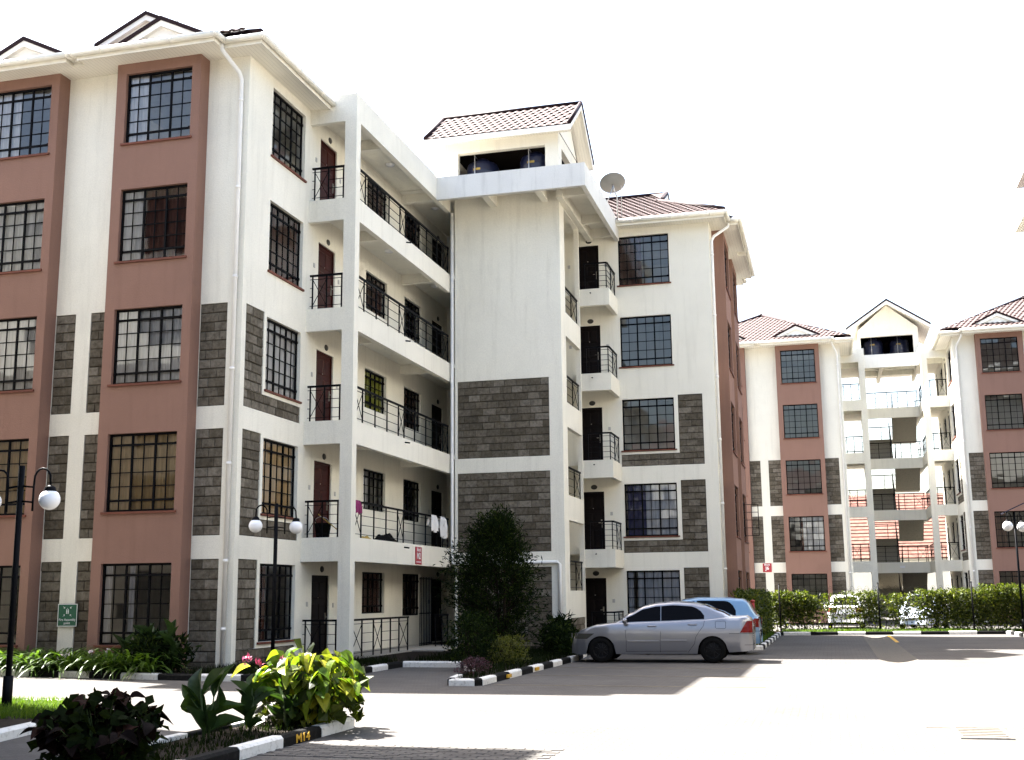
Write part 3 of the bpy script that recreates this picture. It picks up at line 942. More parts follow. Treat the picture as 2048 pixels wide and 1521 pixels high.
wing(M2, FRt, (0.45, 1.30, 1.44, 3.27, 3.34),
     {('B', 4): ((0, .45, cd),), ('B', 1): ((.05, .4, cb), (.4, 1, cw)), ('B', 0): ((.0, .12, cw), (.2, 1, cw)), ('A', 0, 3): ((0, 1, cd),), ('A', 1, 2): ((0, 1, cw),)},
     qmax=10.5, stuff=far_stone, corridor={'doors': ((3.98, 4.8),), 'wall_end': 6.0}, open_bay=(1, 1))

# stair tower
TX0, TX1, TY = -11.45, -7.89, 35.86
PT = lambda a, d, z: (a, TY+d, z)
PS = lambda a, d, z: (TX1-d, a, z)
tr = [(-11.36, -8.32, (FZ[k]-0.15 if k else -0.02), FZ[k]+2.36) for k in range(3)]
mb = MB()
sheet(mb, PT, TX0, TX1, -0.1, 14.62, [r+(0.035,) for r in tr], 0.035, 0)
HK = [1.65+FH*k for k in range(4)]
ops = [(36.55, 38.85, HK[k]+0.10, (HK[k+1]-0.69 if k < 3 else 14.2), 0.16) for k in range(4)]
tr2 = [(36.55, 38.85, -0.02, 0.9)]
sheet(mb, PS, TY, 38.95, -0.1, 14.62, ops + [r+(0.035,) for r in tr2], 0.16, 0)
mb.quad((TX0, TY, -0.1), (TX0, 39.6, -0.1), (TX0, 39.6, 14.62), (TX0, TY, 14.62))
mb.quad((-9.6, TY+0.2, -0.1), (-9.6, 40.55, -0.1), (-9.6, 40.55, 14.6), (-9.6, TY+0.2, 14.6))
mb.quad((TX1-0.16, 38.95, -0.1), (TX1, 38.95, -0.1), (TX1, 38.95, 14.62), (TX1-0.16, 38.95, 14.62))
mb.build('tower_wall', 'plaster', M2)
stone_panel(M2, PT, None, 0, tr, 'far', far_stone)
stone_panel(M2, PS, None, math.pi/2, tr2, 'far', far_stone)
for k, h in enumerate(HK):
    mb = MB(); mb.box(-9.58, 36.1, h-0.15, TX1-0.17, 38.9, h); mb.build('landing', 'plaster', M2)
    railing(M2, (TX1-0.08, 36.6), (TX1-0.08, 38.82), h+0.1, posts=(0.04, .55, .96), xs=((.55, .96),))
# landings before the doors of the far wing
for k, z in enumerate(FZ):
    if k:
        mb = MB()
        mb.box(TX1+0.001, 38.93, z-0.6, -6.86, 39.08, z); mb.box(-7.01, 39.08, z-0.6, -6.86, 40.595, z)
        mb.box(-9.55, 39.08, z-0.15, -7.01, 40.595, z-0.004)
        mb.build('landing', 'plaster', M2)
        ceiling_lamp(M2, -7.6, 39.9, z-0.151)
    else:
        mb = MB(); mb.box(-9.55, 38.96, -0.1, -6.8, 40.58, 0.118); mb.build('landing', 'concrete_pale', M2)
    railing(M2, (-7.75, 39.0), (-6.93, 39.0), z, posts=(0.04, .52, .97), nb=5)
    railing(M2, (-6.93, 39.03), (-6.93, 40.56), z, posts=(0.45, .97), xs=((.45, .97),), nb=5)
# roof slab over walkway and tower
mb = MB()
mb.box(-11.6, 34.4, 14.17, -6.73, 34.55, 14.92); mb.box(-6.88, 34.55, 14.17, -6.73, 40.56, 14.92)
mb.build('parapet', 'plaster_grey', M2)
mb = MB(); mb.box(-12.9, 34.551, 14.6, -6.881, 40.55, 14.75); mb.build('roof_slab', 'plaster', M2)
mb = MB(); mb.box(-12.85, 34.552, 14.751, -6.882, 40.54, 14.765); mb.build('bounce_cut_layer', 'concrete', M2)  # unseen dark layer, added to cut sun bounce onto the tank house
mb = MB()
for x in (-10.2, -8.45): mb.box(x, 34.552, 14.25, x+0.22, TY-0.002, 14.598)
mb.box(TX1+0.002, TY-0.4, 14.22, TX1+0.2, 40.5, 14.598)
for y in (35.6, 38.6, 40.2): mb.box(TX1+0.202, y, 14.3, -6.882, y+0.2, 14.598)
mb.build('roof_beam', 'plaster', M2)
mp = MB(); mp.tube([(-11.52, 35.79, 14.15), (-11.52, 35.79, 2.7), (-11.48, 35.785, 2.62), (-8.12, 35.785, 2.62), (-8.05, 35.785, 2.55), (-8.05, 35.785, 0.45)], 0.055, 12)
mp.build('downpipe', 'pvc', M2, True)
# spouts under the walkway parapets
for z in FZ[1:]:
    mb = MB(); mb.tube([(-11.59, 31.6, z-0.12), (-11.44, 31.6, z-0.14)], 0.022, 8); mb.build('waterspout', 'black_steel', M2)
    mb = MB(); mb.tube([(-7.5, 38.94, z-0.15), (-7.5, 38.85, z-0.16)], 0.022, 8); mb.build('waterspout', 'black_steel', M2)

def tank_house(bld, x0, x1, y0, y1, zb, zt, ridge_axis, ov, rise, openings, tile_mode):
    """walls with openings under a gable roof"""
    mb = MB()
    sheet(mb, lambda a, d, z: (a, y0+d, z), x0, x1, zb, zt, [o[1:] for o in openings if o[0] == 'f'], 0.2, 0)
    sheet(mb, lambda a, d, z: (a, y1-d, z), x0, x1, zb, zt, [o[1:] for o in openings if o[0] == 'b'], 0.2, 0)
    sheet(mb, lambda a, d, z: (x1-d, a, z), y0, y1, zb, zt, [o[1:] for o in openings if o[0] == 'r'], 0.2, 0)
    sheet(mb, lambda a, d, z: (x0+d, a, z), y0, y1, zb, zt, [o[1:] for o in openings if o[0] == 'l'], 0.2, 0)
    w = mb.build('tank_house_wall', 'plaster', bld)
    ez = zt - 0.08
    if ridge_axis == 'x':
        X0, X1, Y0, Y1 = x0-ov, x1+ov, y0-ov, y1+ov; ym = (y0+y1)/2; zr = ez + rise
        fr = [(X0, Y0, ez+.06), (X1, Y0, ez+.06), (X1, ym, zr+.06), (X0, ym, zr+.06)]
        tile_slope(bld, fr, fr[0], fr[1], fr[3], tile_mode, 0.28, 0.3)
        mb = MB(); mb.poly([(X0, Y1, ez+.06), (X1, Y1, ez+.06), (X1, ym, zr+.06), (X0, ym, zr+.06)]); mb.build('roof_deck', 'barge', bld)  # back slope coloured dark so its underside reads as shade
        mb = MB(); mb.quad((x0+.01, y0+.21, zt-.06), (x1-.21, y0+.21, zt-.06), (x1-.21, y1-.01, zt-.06), (x0+.01, y1-.01, zt-.06)); mb.quad((x0+.02, y1-.012, zb), (x1-.02, y1-.012, zb), (x1-.02, y1-.012, zt), (x0+.02, y1-.012, zt)); mb.build('shade_lining', 'housing_shade', bld)  # black ceiling and back wall sheets stand in for interior shade
        mb = MB()
        for x in (x1+0.02, x0-0.02): mb.poly([(x, y0, zt), (x, y1, zt), (x, ym, zr-0.1)])
        # boarded soffit of the eaves and gable ends
        mb.quad((X0, Y0, ez-.02), (X1, Y0, ez-.02), (X1, y0, ez+.0), (X0, y0, ez+.0))
        for s, y in ((1, Y0), (-1, Y1)):
            mb.quad((x1, y, ez-.06), (X1, y, ez-.06), (X1, ym, zr-.06), (x1, ym, zr-.06))
            mb.quad((x0, y, ez-.06), (X0, y, ez-.06), (X0, ym, zr-.06), (x0, ym, zr-.06))
        mb.build('soffit', 'soffit_lined', bld)
        mb = MB(); mb.box(X0, Y0-0.03, ez-0.14, X1, Y0, ez+0.05); mb.box(X0, Y1, ez-0.14, X1, Y1+0.03, ez+0.05)
        for x in (X0-0.03, X1):
            for y in (Y0-0.03, Y1+0.03):
                mb.hexa([(x, y, ez-0.14), (x+.03, y, ez-0.14), (x+.03, y, ez+0.05), (x, y, ez+0.05)], [(x, ym, zr-0.14), (x+.03, ym, zr-0.14), (x+.03, ym, zr+0.05), (x, ym, zr+0.05)])
        mb.build('fascia_board', 'white_paint', bld)
        mb = MB(); cap(mb, (X0-.03, ym, zr+0.1), (X1+.03, ym, zr+0.1), 0.08)
        for x in (X0, X1): cap(mb, (x, Y0-.05, ez+0.1), (x, ym, zr+0.1), 0.07); cap(mb, (x, Y1+.05, ez+0.1), (x, ym, zr+0.1), 0.07)
        mb.build('ridge_cap', 'barge', bld, True)
    else:
        X0, X1, Y0, Y1 = x0-ov, x1+ov, y0-ov, y1+ov; xm = (x0+x1)/2; zr = ez + rise
        mb = MB()
        for xa in (X0, X1): mb.poly([(xa, Y0, ez+.06), (xa, Y1, ez+.06), (xm, Y1, zr+.06), (xm, Y0, zr+.06)])
        mb.build('roof_deck', 'roof_tile', bld)
        mb = MB(); mb.poly([(x0, y0-0.01, zt), (x1, y0-0.01, zt), (xm, y0-0.01, zr-0.1)]); mb.build('gable_panel', 'plaster', bld); mb = MB(); mb.poly([(x0, y1, zt), (x1, y1, zt), (xm, y1, zr-0.1)])
        mb.build('gable_panel', 'plaster', bld)
        mb = MB(); mb.quad((x0+.01, y0+.21, zt-.06), (x1-.01, y0+.21, zt-.06), (x1-.01, y1-.01, zt-.06), (x0+.01, y1-.01, zt-.06)); mb.quad((x0+.02, y1-.012, zb), (x1-.02, y1-.012, zb), (x1-.02, y1-.012, zt), (x0+.02, y1-.012, zt)); mb.build('shade_lining', 'housing_shade', bld)  # dark sheets overhead and behind the tanks, painting the shade in there
        mb = MB()
        for xa in (X0, X1): mb.quad((xa, Y0, ez-.06), (xa, Y1, ez-.06), (xm, Y1, zr-.06), (xm, Y0, zr-.06))
        mb.build('soffit', 'soffit_lined', bld)
        mb = MB(); md = MB()
        for xa in (X0-.02, X1+.02):
            for y in (Y0-0.03, Y1):
                mb.hexa([(xa, y, ez-0.16), (xa, y+.03, ez-0.16), (xa, y+.03, ez+0.03), (xa, y, ez+0.03)], [(xm, y, zr-0.16), (xm, y+.03, zr-0.16), (xm, y+.03, zr+0.03), (xm, y, zr+0.03)])
                md.hexa([(xa, y-.02, ez+0.03), (xa, y+.05, ez+0.03), (xa, y+.05, ez+0.14), (xa, y-.02, ez+0.14)], [(xm, y-.02, zr+0.03), (xm, y+.05, zr+0.03), (xm, y+.05, zr+0.14), (xm, y-.02, zr+0.14)])
        mb.build('fascia_board', 'white_paint', bld); md.build('barge_board', 'barge', bld)
def water_tank(x, y, z, label, r=0.56, h=1.3):
    t = thing('water_tank', (x, y, z), label, 'water tank', 'water tanks under the roof housings')
    mb = MB(); p = [(0, 0), (r, 0)]
    for i in range(5): p += [(r, h*0.14*i+0.02), (r+0.018, h*0.14*i+0.06), (r, h*0.14*i+0.1)]
    p += [(r, h*0.78), (r*0.9, h*0.88), (r*0.4, h*0.93)]
    mb.lathe(p, (x, y, z), 28); mb.build('tank_body', 'tank', t, True)
    mb = MB(); mb.lathe([(r*0.42, h*0.92), (r*0.42, h), (r*0.36, h*1.03), (0, h*1.03)], (x, y, z), 20); mb.build('lid', 'tank', t, True)
    mb = MB(); mb.tube([(x-r*0.2, y-r-0.06, z), (x-r*0.2, y-r-0.06, z+h*1.0), (x-r*0.2, y-r*0.5, z+h*1.0)], 0.02, 8); mb.build('inlet_pipe', 'galv', t, True)
    mb = MB(); a0 = -1.9
    for i in range(5):
        t0, t1 = a0+i*0.09, a0+(i+1)*0.09; rr = r+0.022
        mb.quad((x+rr*math.cos(t0), y+rr*math.sin(t0), z+h*0.62), (x+rr*math.cos(t1), y+rr*math.sin(t1), z+h*0.62), (x+rr*math.cos(t1), y+rr*math.sin(t1), z+h*0.68), (x+rr*math.cos(t0), y+rr*math.sin(t0), z+h*0.68))
    mb.build('brand_band', 'cloth_yellow', t)
tank_house(M2, -12.0, -8.0, 36.4, 39.35, 14.75, 16.9, 'x', 0.5, 1.52,
           [('f', -11.5, -8.45, 15.0, 16.45), ('r', 36.9, 38.9, 15.0, 16.45)], 'single')
water_tank(-10.85, 37.2, 15.1, 'dark blue water tank in the Block M2 roof housing, on the downpipe side')
water_tank(-8.95, 37.2, 15.15, 'dark blue water tank in the Block M2 roof housing, on the satellite dish side')
water_tank(-9.6, 38.6, 14.95, 'dark blue water tank set back behind two others in the Block M2 roof housing')
tag(far_stone.build('stone_block_field', 'stone_far', M2), kind='stuff')

# ---------------------------------------------------------------- block J6
J6 = thing('apartment_block', (1.12, 64.42, 0), 'five storey cream and terracotta block of flats with open central stair behind hedge, Block J6', 'building')
F6L = Fr(1.12, 64.42, (-1, 0), (0, 1), 0.18)
F6R = Fr(6.82, 64.42, (1, 0), (0, 1), 0.18)
st6 = MB()
wing(J6, F6L, (0.2, 1.13, 1.27, 3.19, 3.48), {('A', 0, 1): ((.4, 1, cw), (.3, .4, cd)), ('B', 1): ((0, 1, cw),)}, qmax=11.0, stuff=st6, dutch=False,
     corridor={'doors': ((4.18, 5.1), (9.4, 10.3)), 'windows': ((6.2, 7.8, 1.02, 2.2),), 'wall_end': 11.0})
wing(J6, F6R, (0.2, 1.13, 1.27, 3.19, 3.48), {('A', 0, 1): ((0, .3, cd),), ('A', 0, 0): ((.3, 1, cd),)}, qmax=11.0, stuff=st6, dutch=False,
     corridor={'doors': ((4.18, 5.1), (9.4, 10.3)), 'windows': ((6.2, 7.8, 1.02, 2.2),), 'wall_end': 11.0})
tag(st6.build('stone_block_field', 'stone_far', J6), kind='stuff')
for F in (F6L, F6R):
    def rail6(k, z, F=F):
        a, b = F.pt(-1.28, 3.8, 0), F.pt(-1.28, 6.9, 0)
        railing(J6, a, b, z, posts=(.02, .25, .5, .75, .98), xs=((.02, .25), (.75, .98)))
        railing(J6, F.pt(-0.05, 10.9, 0), F.pt(-1.3, 10.9, 0), z, posts=(.05, .5, .95))
    corridor(J6, F, 3.48, 11.0, (5.9,), ((-0.62, 5.2),), rail6)
Z6 = [z+0.18 for z in FZ]
for k, z in enumerate(Z6):
    mb = MB()
    if k:
        mb.box(2.471, 71.4, z-0.6, 5.469, 71.55, z); mb.box(2.471, 71.55, z-0.15, 5.469, 72.8, z-0.004)
        mb.build('walkway_slab', 'plaster', J6)
        railing(J6, (2.5, 71.48), (5.45, 71.48), z, posts=(.02, .2, .42, .62, .8, .98), xs=((.8, .98),))
    if k < 4:
        n = 9; h = FH/2; ya, yb = 72.82, 74.6
        for (xa, xb, zlo, up) in ((2.6, 3.95, z, True), (4.05, 5.44, z+h, False)):
            mb = MB()
            for i in range(n):
                t0, t1 = i/n, (i+1)/n
                y0, y1 = (ya+(yb-ya)*t0, ya+(yb-ya)*t1) if up else (yb+(ya-yb)*t0, yb+(ya-yb)*t1)
                zt = zlo+h*t1; b0, b1 = zlo+h*t0-.14, zlo+h*t1-.14
                mb.hexa([(xa, y0, b0), (xb, y0, b0), (xb, y1, b1), (xa, y1, b1)], [(xa, y0, zt), (xb, y0, zt), (xb, y1, zt), (xa, y1, zt)])
            mb.build('stair_flight', 'stair_shade', J6)  # darker colour carries the stairwell shade
            mb = MB(); xr = xb-.05 if up else xa+.05
            y0, y1 = (ya, yb) if up else (yb, ya)
            for dz, w in ((1.0, .045), (.72, .02), (.4, .02)): mb.bar((xr, y0, zlo+dz), (xr, y1, zlo+h+dz), w)
            for i in range(4):
                t = i/3; mb.bar((xr, y0+(y1-y0)*t, zlo+h*t), (xr, y0+(y1-y0)*t, zlo+h*t+1.0), .026)
            mb.build('railing', 'black_steel', J6)
        mb = MB(); mb.box(2.5, 74.6, z+h-.15, 5.46, 75.7, z+h); mb.build('landing', 'stair_shade', J6)
        railing(J6, (2.52, 75.66), (5.44, 75.66), z+h, posts=(.02, .33, .66, .98))
mb = MB(); mb.box(2.5, 75.5, 0.2, 5.46, 75.62, 3.2); mb.build('stair_wall', 'stair_shade', J6)
mb = MB(); mb.box(2.471, 70.0, 14.38, 5.469, 70.15, 15.15); mb.build('parapet', 'plaster_grey', J6)
mb = MB(); mb.box(2.471, 70.151, 14.8, 5.469, 76.0, 14.95)
mb.box(3.4, 70.152, 14.45, 3.6, 75.9, 14.798)
for y in (71.6, 73.5): mb.box(2.48, y, 14.52, 3.398, y+0.2, 14.798); mb.box(3.602, y, 14.52, 5.46, y+0.2, 14.798)
mb.build('roof_slab', 'plaster', J6)
mb = MB(); mb.box(2.472, 70.152, 14.951, 5.468, 75.99, 14.962); mb.build('bounce_cut_layer', 'concrete', J6)  # dark layer out of view, added so the slab bounces less sun
mb = MB(); mb.box(3.82, 71.33, 2.95, 4.1, 71.4, 3.08); mb.build('bulkhead_lamp', 'lamp_glass', J6)
tank_house(J6, 2.33, 5.73, 71.4, 75.2, 14.95, 16.92, 'y', 0.66, 1.62, [('f', 2.46, 5.42, 15.2, 16.5)], 'stuff')
water_tank(3.2, 72.6, 15.3, 'dark blue water tank in the Block J6 roof housing, on the Block M2 side')
water_tank(4.7, 72.8, 15.3, 'dark blue water tank in the Block J6 roof housing, beside the far terracotta wing')

# ---------------------------------------------------------------- ground
DX0, DX1 = 1.0, 1.9
def dish(x):
    t = (x-DX0)/(DX1-DX0)
    return -0.075*math.sin(math.pi*t) if 0 < t < 1 else 0.0
xs_ = [-900, -60, DX0] + [DX0+(DX1-DX0)*i/8 for i in range(1, 8)] + [DX1, 60, 900]
ys_ = [-900, -60, 17.0, 20.0, 47.6, 47.9, 900]
mb = MB()
for i in range(len(xs_)-1):
    for j in range(len(ys_)-1):
        h = lambda x, y: dish(x) if 19.9 <= y <= 47.65 else 0.0
        mb.quad(*[(x, y, h(x, y)) for x, y in ((xs_[i], ys_[j]), (xs_[i+1], ys_[j]), (xs_[i+1], ys_[j+1]), (xs_[i], ys_[j+1]))])
GROUND = tag(mb.build('ground', 'paving'), kind='structure')
# concrete drain channel in sections
ch = thing('drain_channel', (DX0, -5, 0), 'shallow dished concrete drain running across the paved yard', 'drain')
y = -5.0
while y < 47.5:
    y1 = min(y+1.2, 47.55); f0, f1 = [max(0.0, min(1.0, (q-17.0)/3.0)) for q in (y, y1)]
    if not (14.0 < y < 15.0 or 14.2 < y1 < 15.6):
        mb = MB()
        for i in range(8):
            a, b = DX0+(DX1-DX0)*i/8, DX0+(DX1-DX0)*(i+1)/8
            mb.hexa([(a, y, f0*dish(a)-.05), (b, y, f0*dish(b)-.05), (b, y1-.012, f1*dish(b)-.05), (a, y1-.012, f1*dish(a)-.05)], [(a, y, f0*dish(a)+.006), (b, y, f0*dish(b)+.006), (b, y1-.012, f1*dish(b)+.006), (a, y1-.012, f1*dish(a)+.006)])
        mb.build('channel_section', 'concrete', ch)
    y = y1
def grate(x0, x1, y0, y1, z, label, n=7):
    g = thing('drain_grate', ((x0+x1)/2, y0, z), label, 'grate')
    mb = MB(); f = 0.03
    mb.box(x0, y0, z-.12, x1, y0+f, z+.01); mb.box(x0, y1-f, z-.12, x1, y1, z+.01); mb.box(x0, y0+f, z-.12, x0+f, y1-f, z+.01); mb.box(x1-f, y0+f, z-.12, x1, y1-f, z+.01)
    mb.build('frame', 'concrete_pale', g)
    for i in range(n):
        yy = y0+f+(y1-y0-2*f)*(i+.5)/n; w = (y1-y0)/n*0.31
        mb = MB(); mb.box(x0+f+.001, yy-w, z-.02, x1-f-.001, yy+w, z+.006); mb.build('slat', 'concrete', g)
    mb = MB(); mb.box(x0+f, y0+f, z-.14, x1-f, y1-f, z-.0115+.004); mb.build('gap_shade', 'dark', g)  # solid black fill paints the shade between the slats
grate(1.28, 1.84, 14.3, 15.5, 0.012, 'slotted drain grate set in the open sunlit paving')
grate(1.13, 1.77, 45.2, 46.2, -0.05, 'slotted drain grate at the end of the channel by the hedge kerb')
mb = MB(); mb.box(1.905, 41.0, 0.0, 2.02, 47.4, 0.006); tag(mb.build('painted_line', 'yellow_paint'), kind='structure')
for i, (x0, y0, x1, y1) in enumerate([(-6.1, 21.35, -1.2, 21.45), (-6.1, 24.0, -1.2, 24.1), (-6.1, 26.6, -1.2, 26.7), (-5.7, 10.35, -1.0, 10.45)]):
    mb = MB(); mb.box(x0, y0, 0.0, x1, y1, 0.004); tag(mb.build('painted_line', 'yellow_worn'), kind='structure')

# ---------------------------------------------------------------- kerbs and beds
def kerb_stone_mesh(mat):
    k = ('kerb', mat)
    if k not in CACHE:
        mb = MB(); n = 2
        sec = [(0, -.05), (0.14, -.05), (0.14, .12), (0.13, .13), (0.03, .13), (0, .10)]
        a = [(-.5, yy, zz) for yy, zz in sec]; b = [(.5, yy, zz) for yy, zz in sec]
        k0 = len(mb.v); mb.v += a + b; m = len(sec)
        for i in range(m): mb.face((i, (i+1) % m, m+(i+1) % m, m+i))
        mb.face(tuple(range(m))[::-1]); mb.face(tuple(range(m, 2*m)))
        CACHE[k] = mb.mesh('kerb_stone', mat)
    return CACHE[k]
KR = random.Random(5)
def kerb(pts, first=0, L=1.0):
    """pts run so that the road lies on the right-hand side"""
    root = bpy.data.objects.new('kerb', None); col.objects.link(root); root.location = (pts[0][0], pts[0][1], 0); root['kind'] = 'structure'
    o = Vector((pts[0][0], pts[0][1], 0)); c = first
    for (x0, y0), (x1, y1) in zip(pts, pts[1:]):
        d = math.hypot(x1-x0, y1-y0); n = max(1, round(d/L)); a = math.atan2(y1-y0, x1-x0)
        for i in range(n):
            t = (i+.5)/n
            link('kerb_stone', kerb_stone_mesh('kerb_black' if c % 2 else 'kerb_white'), root, (x0+(x1-x0)*t-o.x, y0+(y1-y0)*t-o.y, KR.uniform(-.004, .004)), a+KR.uniform(-.006, .006), ((d/n-.012), 1, 1))
            c += 1
    return root
def bed(name, pts, z=0.085, mat='soil'):
    mb = MB(); mb.poly([(x, y, z) for x, y in pts]); mb.build(name, mat)['kind'] = 'structure'
# road on the right: outline is walked with the bed on the left
k1 = [(-5.85, 4.2), (-5.85, 14.2), (-6.0, 14.4), (-7.0, 14.4), (-7.15, 14.2), (-7.15, 4.2)]
kerb(k1, 1)
bed('planting_bed', [(-5.97, 4.2), (-5.97, 14.15), (-6.05, 14.28), (-6.95, 14.28), (-7.03, 14.15), (-7.03, 4.2)])
k2 = [(-9.25, 4.0), (-9.35, 12.0), (-9.6, 13.4), (-10.1, 14.9), (-10.9, 16.0), (-13.0, 16.05), (-19.0, 16.05)]
kerb(k2, 0, 1.0)
bed('lawn', [(-9.4, 4.0), (-9.48, 12.0), (-9.74, 13.4), (-10.22, 14.85), (-10.95, 15.9), (-13.0, 15.93), (-19, 15.93), (-19, 4)], 0.09)
k3 = [(-24.5, 22.62), (-17.6, 22.58), (-14.2, 21.92), (-12.3, 21.62), (-11.3, 21.58), (-10.3, 22.5), (-9.75, 23.7), (-9.72, 26.45), (-8.3, 26.42), (-7.3, 23.9), (-6.95, 21.3), (-6.85, 21.05), (-6.35, 21.05), (-6.24, 21.2), (-6.2, 29.6), (-6.6, 33.6), (-6.75, 38.2)]
kerb(k3, 1, 0.95)
bed('planting_bed', [(-24.5, 22.75), (-17.6, 22.7), (-14.2, 22.05), (-12.3, 21.75), (-11.35, 21.72), (-10.42, 22.58), (-9.9, 23.72), (-9.87, 26.58), (-8.2, 26.55), (-7.16, 23.9), (-6.83, 21.35), (-6.78, 21.18), (-6.4, 21.18), (-6.37, 21.3), (-6.34, 29.6), (-6.74, 33.6), (-6.9, 38.2), (-6.9, 41.5), (-13.5, 41.5), (-24.5, 41.5)])
k4 = [(-3.9, 35.2), (-2.35, 35.2), (-2.0, 35.45), (-2.0, 47.45), (-1.9, 47.7), (6.25, 48.75), (6.4, 48.5), (6.45, 36.0)]
kerb(k4, 0, 1.0)
bed('planting_bed', [(-3.9, 35.34), (-2.4, 35.34), (-2.13, 35.5), (-2.13, 47.5), (-2.0, 47.84), (6.3, 48.9), (6.55, 48.5), (6.58, 36.0), (9.5, 36), (9.5, 50.8), (-2.9, 50.8), (-3.4, 50.8)], 0.085)

# paving blocks that can be told apart, in the shade near the planter
def paver_mesh():
    mb = MB(); e = .006
    mb.hexa([(-.102, -.05, -.02), (.102, -.05, -.02), (.102, .05, -.02), (-.102, .05, -.02)], [(-.102+e, -.05+e, .008), (.102-e, -.05+e, .008), (.102-e, .05-e, .008), (-.102+e, .05-e, .008)])
    return mb.mesh('paver', 'paver')
pv = paver_mesh(); n = 0; r = 0; yy = 11.62
while yy < 12.6:
    xx = -5.75 + (0.105 if r % 2 else 0)
    while xx < -2.9 and n < 300:
        o = link('paver', pv, GROUND, (xx, yy, KR.uniform(-.003, .0015)), KR.uniform(-.012, .012)); n += 1
        xx += 0.21
    yy += 0.105; r += 1

# ---------------------------------------------------------------- text and signs
def text_mesh(s, size, mat, bold=0.0):
    c = bpy.data.curves.new('t', 'FONT'); c.body = s; c.size = size; c.align_x = 'CENTER'; c.align_y = 'CENTER'; c.extrude = 0.002; c.offset = bold
    o = bpy.data.objects.new('t', c); col.objects.link(o)
    dg = bpy.context.evaluated_depsgraph_get(); dg.update()
    me = bpy.data.meshes.new_from_object(o.evaluated_get(dg))
    bpy.data.objects.remove(o); bpy.data.curves.remove(c)
    me.materials.clear(); me.materials.append(MATS[mat])
    return me
def put_text(parent, s, size, mat, x, z, y=-0.012, bold=0.0, name='lettering', sx=1.0):
    return link(name, text_mesh(s, size, mat, bold), parent, (x, y, z), rot=(math.pi/2, 0, 0), scale=(sx, 1, 1))
def sign(name, loc, rz, w, h, mat, label, border=None):
    t = thing(name, loc, label, 'sign', None, rz)
    mb = MB(); mb.box(-w/2, -.008, 0, w/2, .008, h); link('board', mb.mesh('board', mat), t)
    if border:
        mb = MB(); b = .014
        mb.box(-w/2+.004, -.011, .004, w/2-.004, -.009, .004+b); mb.box(-w/2+.004, -.011, h-.004-b, w/2-.004, -.009, h-.004)
        mb.box(-w/2+.004, -.011, .004+b, -w/2+.004+b, -.009, h-.004-b); mb.box(w/2-.004-b, -.011, .004+b, w/2-.004, -.009, h-.004-b)
        link('border', mb.mesh('border', border), t)
    return t
t = sign('block_sign', (-11.585, 32.79, 2.53), math.pi/2, 0.52, 0.50, 'sign_red', 'red sign reading Block M2 on the lowest walkway parapet')
put_text(t, 'Block', 0.15, 'sign_white', 0, 0.42, bold=.002); put_text(t, 'M2', 0.25, 'sign_white', 0, 0.235, bold=.006)
mb = MB()
for i in range(9): mb.box(-.2+i*.045, -.011, .055, -.2+i*.045+.032, -.009, .085)
link('small_print', mb.mesh('small_print', 'sign_white'), t)
t = sign('block_sign', (-3.24, 64.40, 2.71), 0, 0.46, 0.46, 'sign_red', 'red sign reading Block J6 on the cream wall behind the hedge')
put_text(t, 'Block', 0.13, 'sign_white', 0, 0.385, bold=.002); put_text(t, 'J6', 0.24, 'sign_white', 0, 0.2, bold=.006)
t = sign('assembly_sign', (-17.14, 24.2, 1.0), 0, 0.52, 0.52, 'sign_green', 'green fire assembly point sign on the cream strip between terracotta bays', 'sign_white')
put_text(t, 'Fire Assembly', 0.078, 'sign_white', 0, 0.155); put_text(t, 'point', 0.078, 'sign_white', 0, 0.08)
mb = MB()
for sx in (-1, 1):
    for sz in (-1, 1):
        c = (sx*.085, .345+sz*.085)
        mb.bar((c[0]+sx*.028, -.0105, c[1]+sz*.028), (c[0], -.0105, c[1]), .014, .003)
        mb.tri((c[0]-sx*.016, -.0112, c[1]-sz*.016), (c[0]+sx*.022, -.0112, c[1]-sz*.016), (c[0]-sx*.016, -.0112, c[1]+sz*.022))
for dx, s in ((-.02, 1.0), (.022, 1.0)):
    mb.lathe([(0, -.0014), (.011, -.0014), (.011, 0)], (dx, -.0102, .345+.042), 10, 'y')
    mb.box(dx-.013, -.0116, .335, dx+.013, -.0094, .372); mb.box(dx-.012, -.0116, .293, dx-.002, -.0094, .3345); mb.box(dx+.002, -.0116, .293, dx+.012, -.0094, .3345)
mb.lathe([(0, -.0014), (.009, -.0014), (.009, 0)], (0, -.0102, .345+.066), 10, 'y')
link('pictogram', mb.mesh('pictogram', 'sign_white'), t)
o = link('bay_number', text_mesh('M14', 0.145, 'yellow_paint', .003), None, (-5.843, 12.68, 0.055), rot=(math.pi/2, 0, math.pi/2), scale=(1.45, 0.9, 1))
tag(o, 'yellow parking bay number M14 painted on a black kerb stone', 'bay number')
for yy in (22.9, 25.2):
    mb = MB(); mb.box(-6.232, yy-.15, .03, -6.2, yy+.15, .09)
    o = link('bay_mark', mb.mesh('bay_mark', 'yellow_paint', False, (-6.2, yy, .06)), None, (-6.185, yy, .06))
    tag(o, 'worn yellow bay marking on the kerb of the tree bed', 'bay mark', 'worn bay markings')

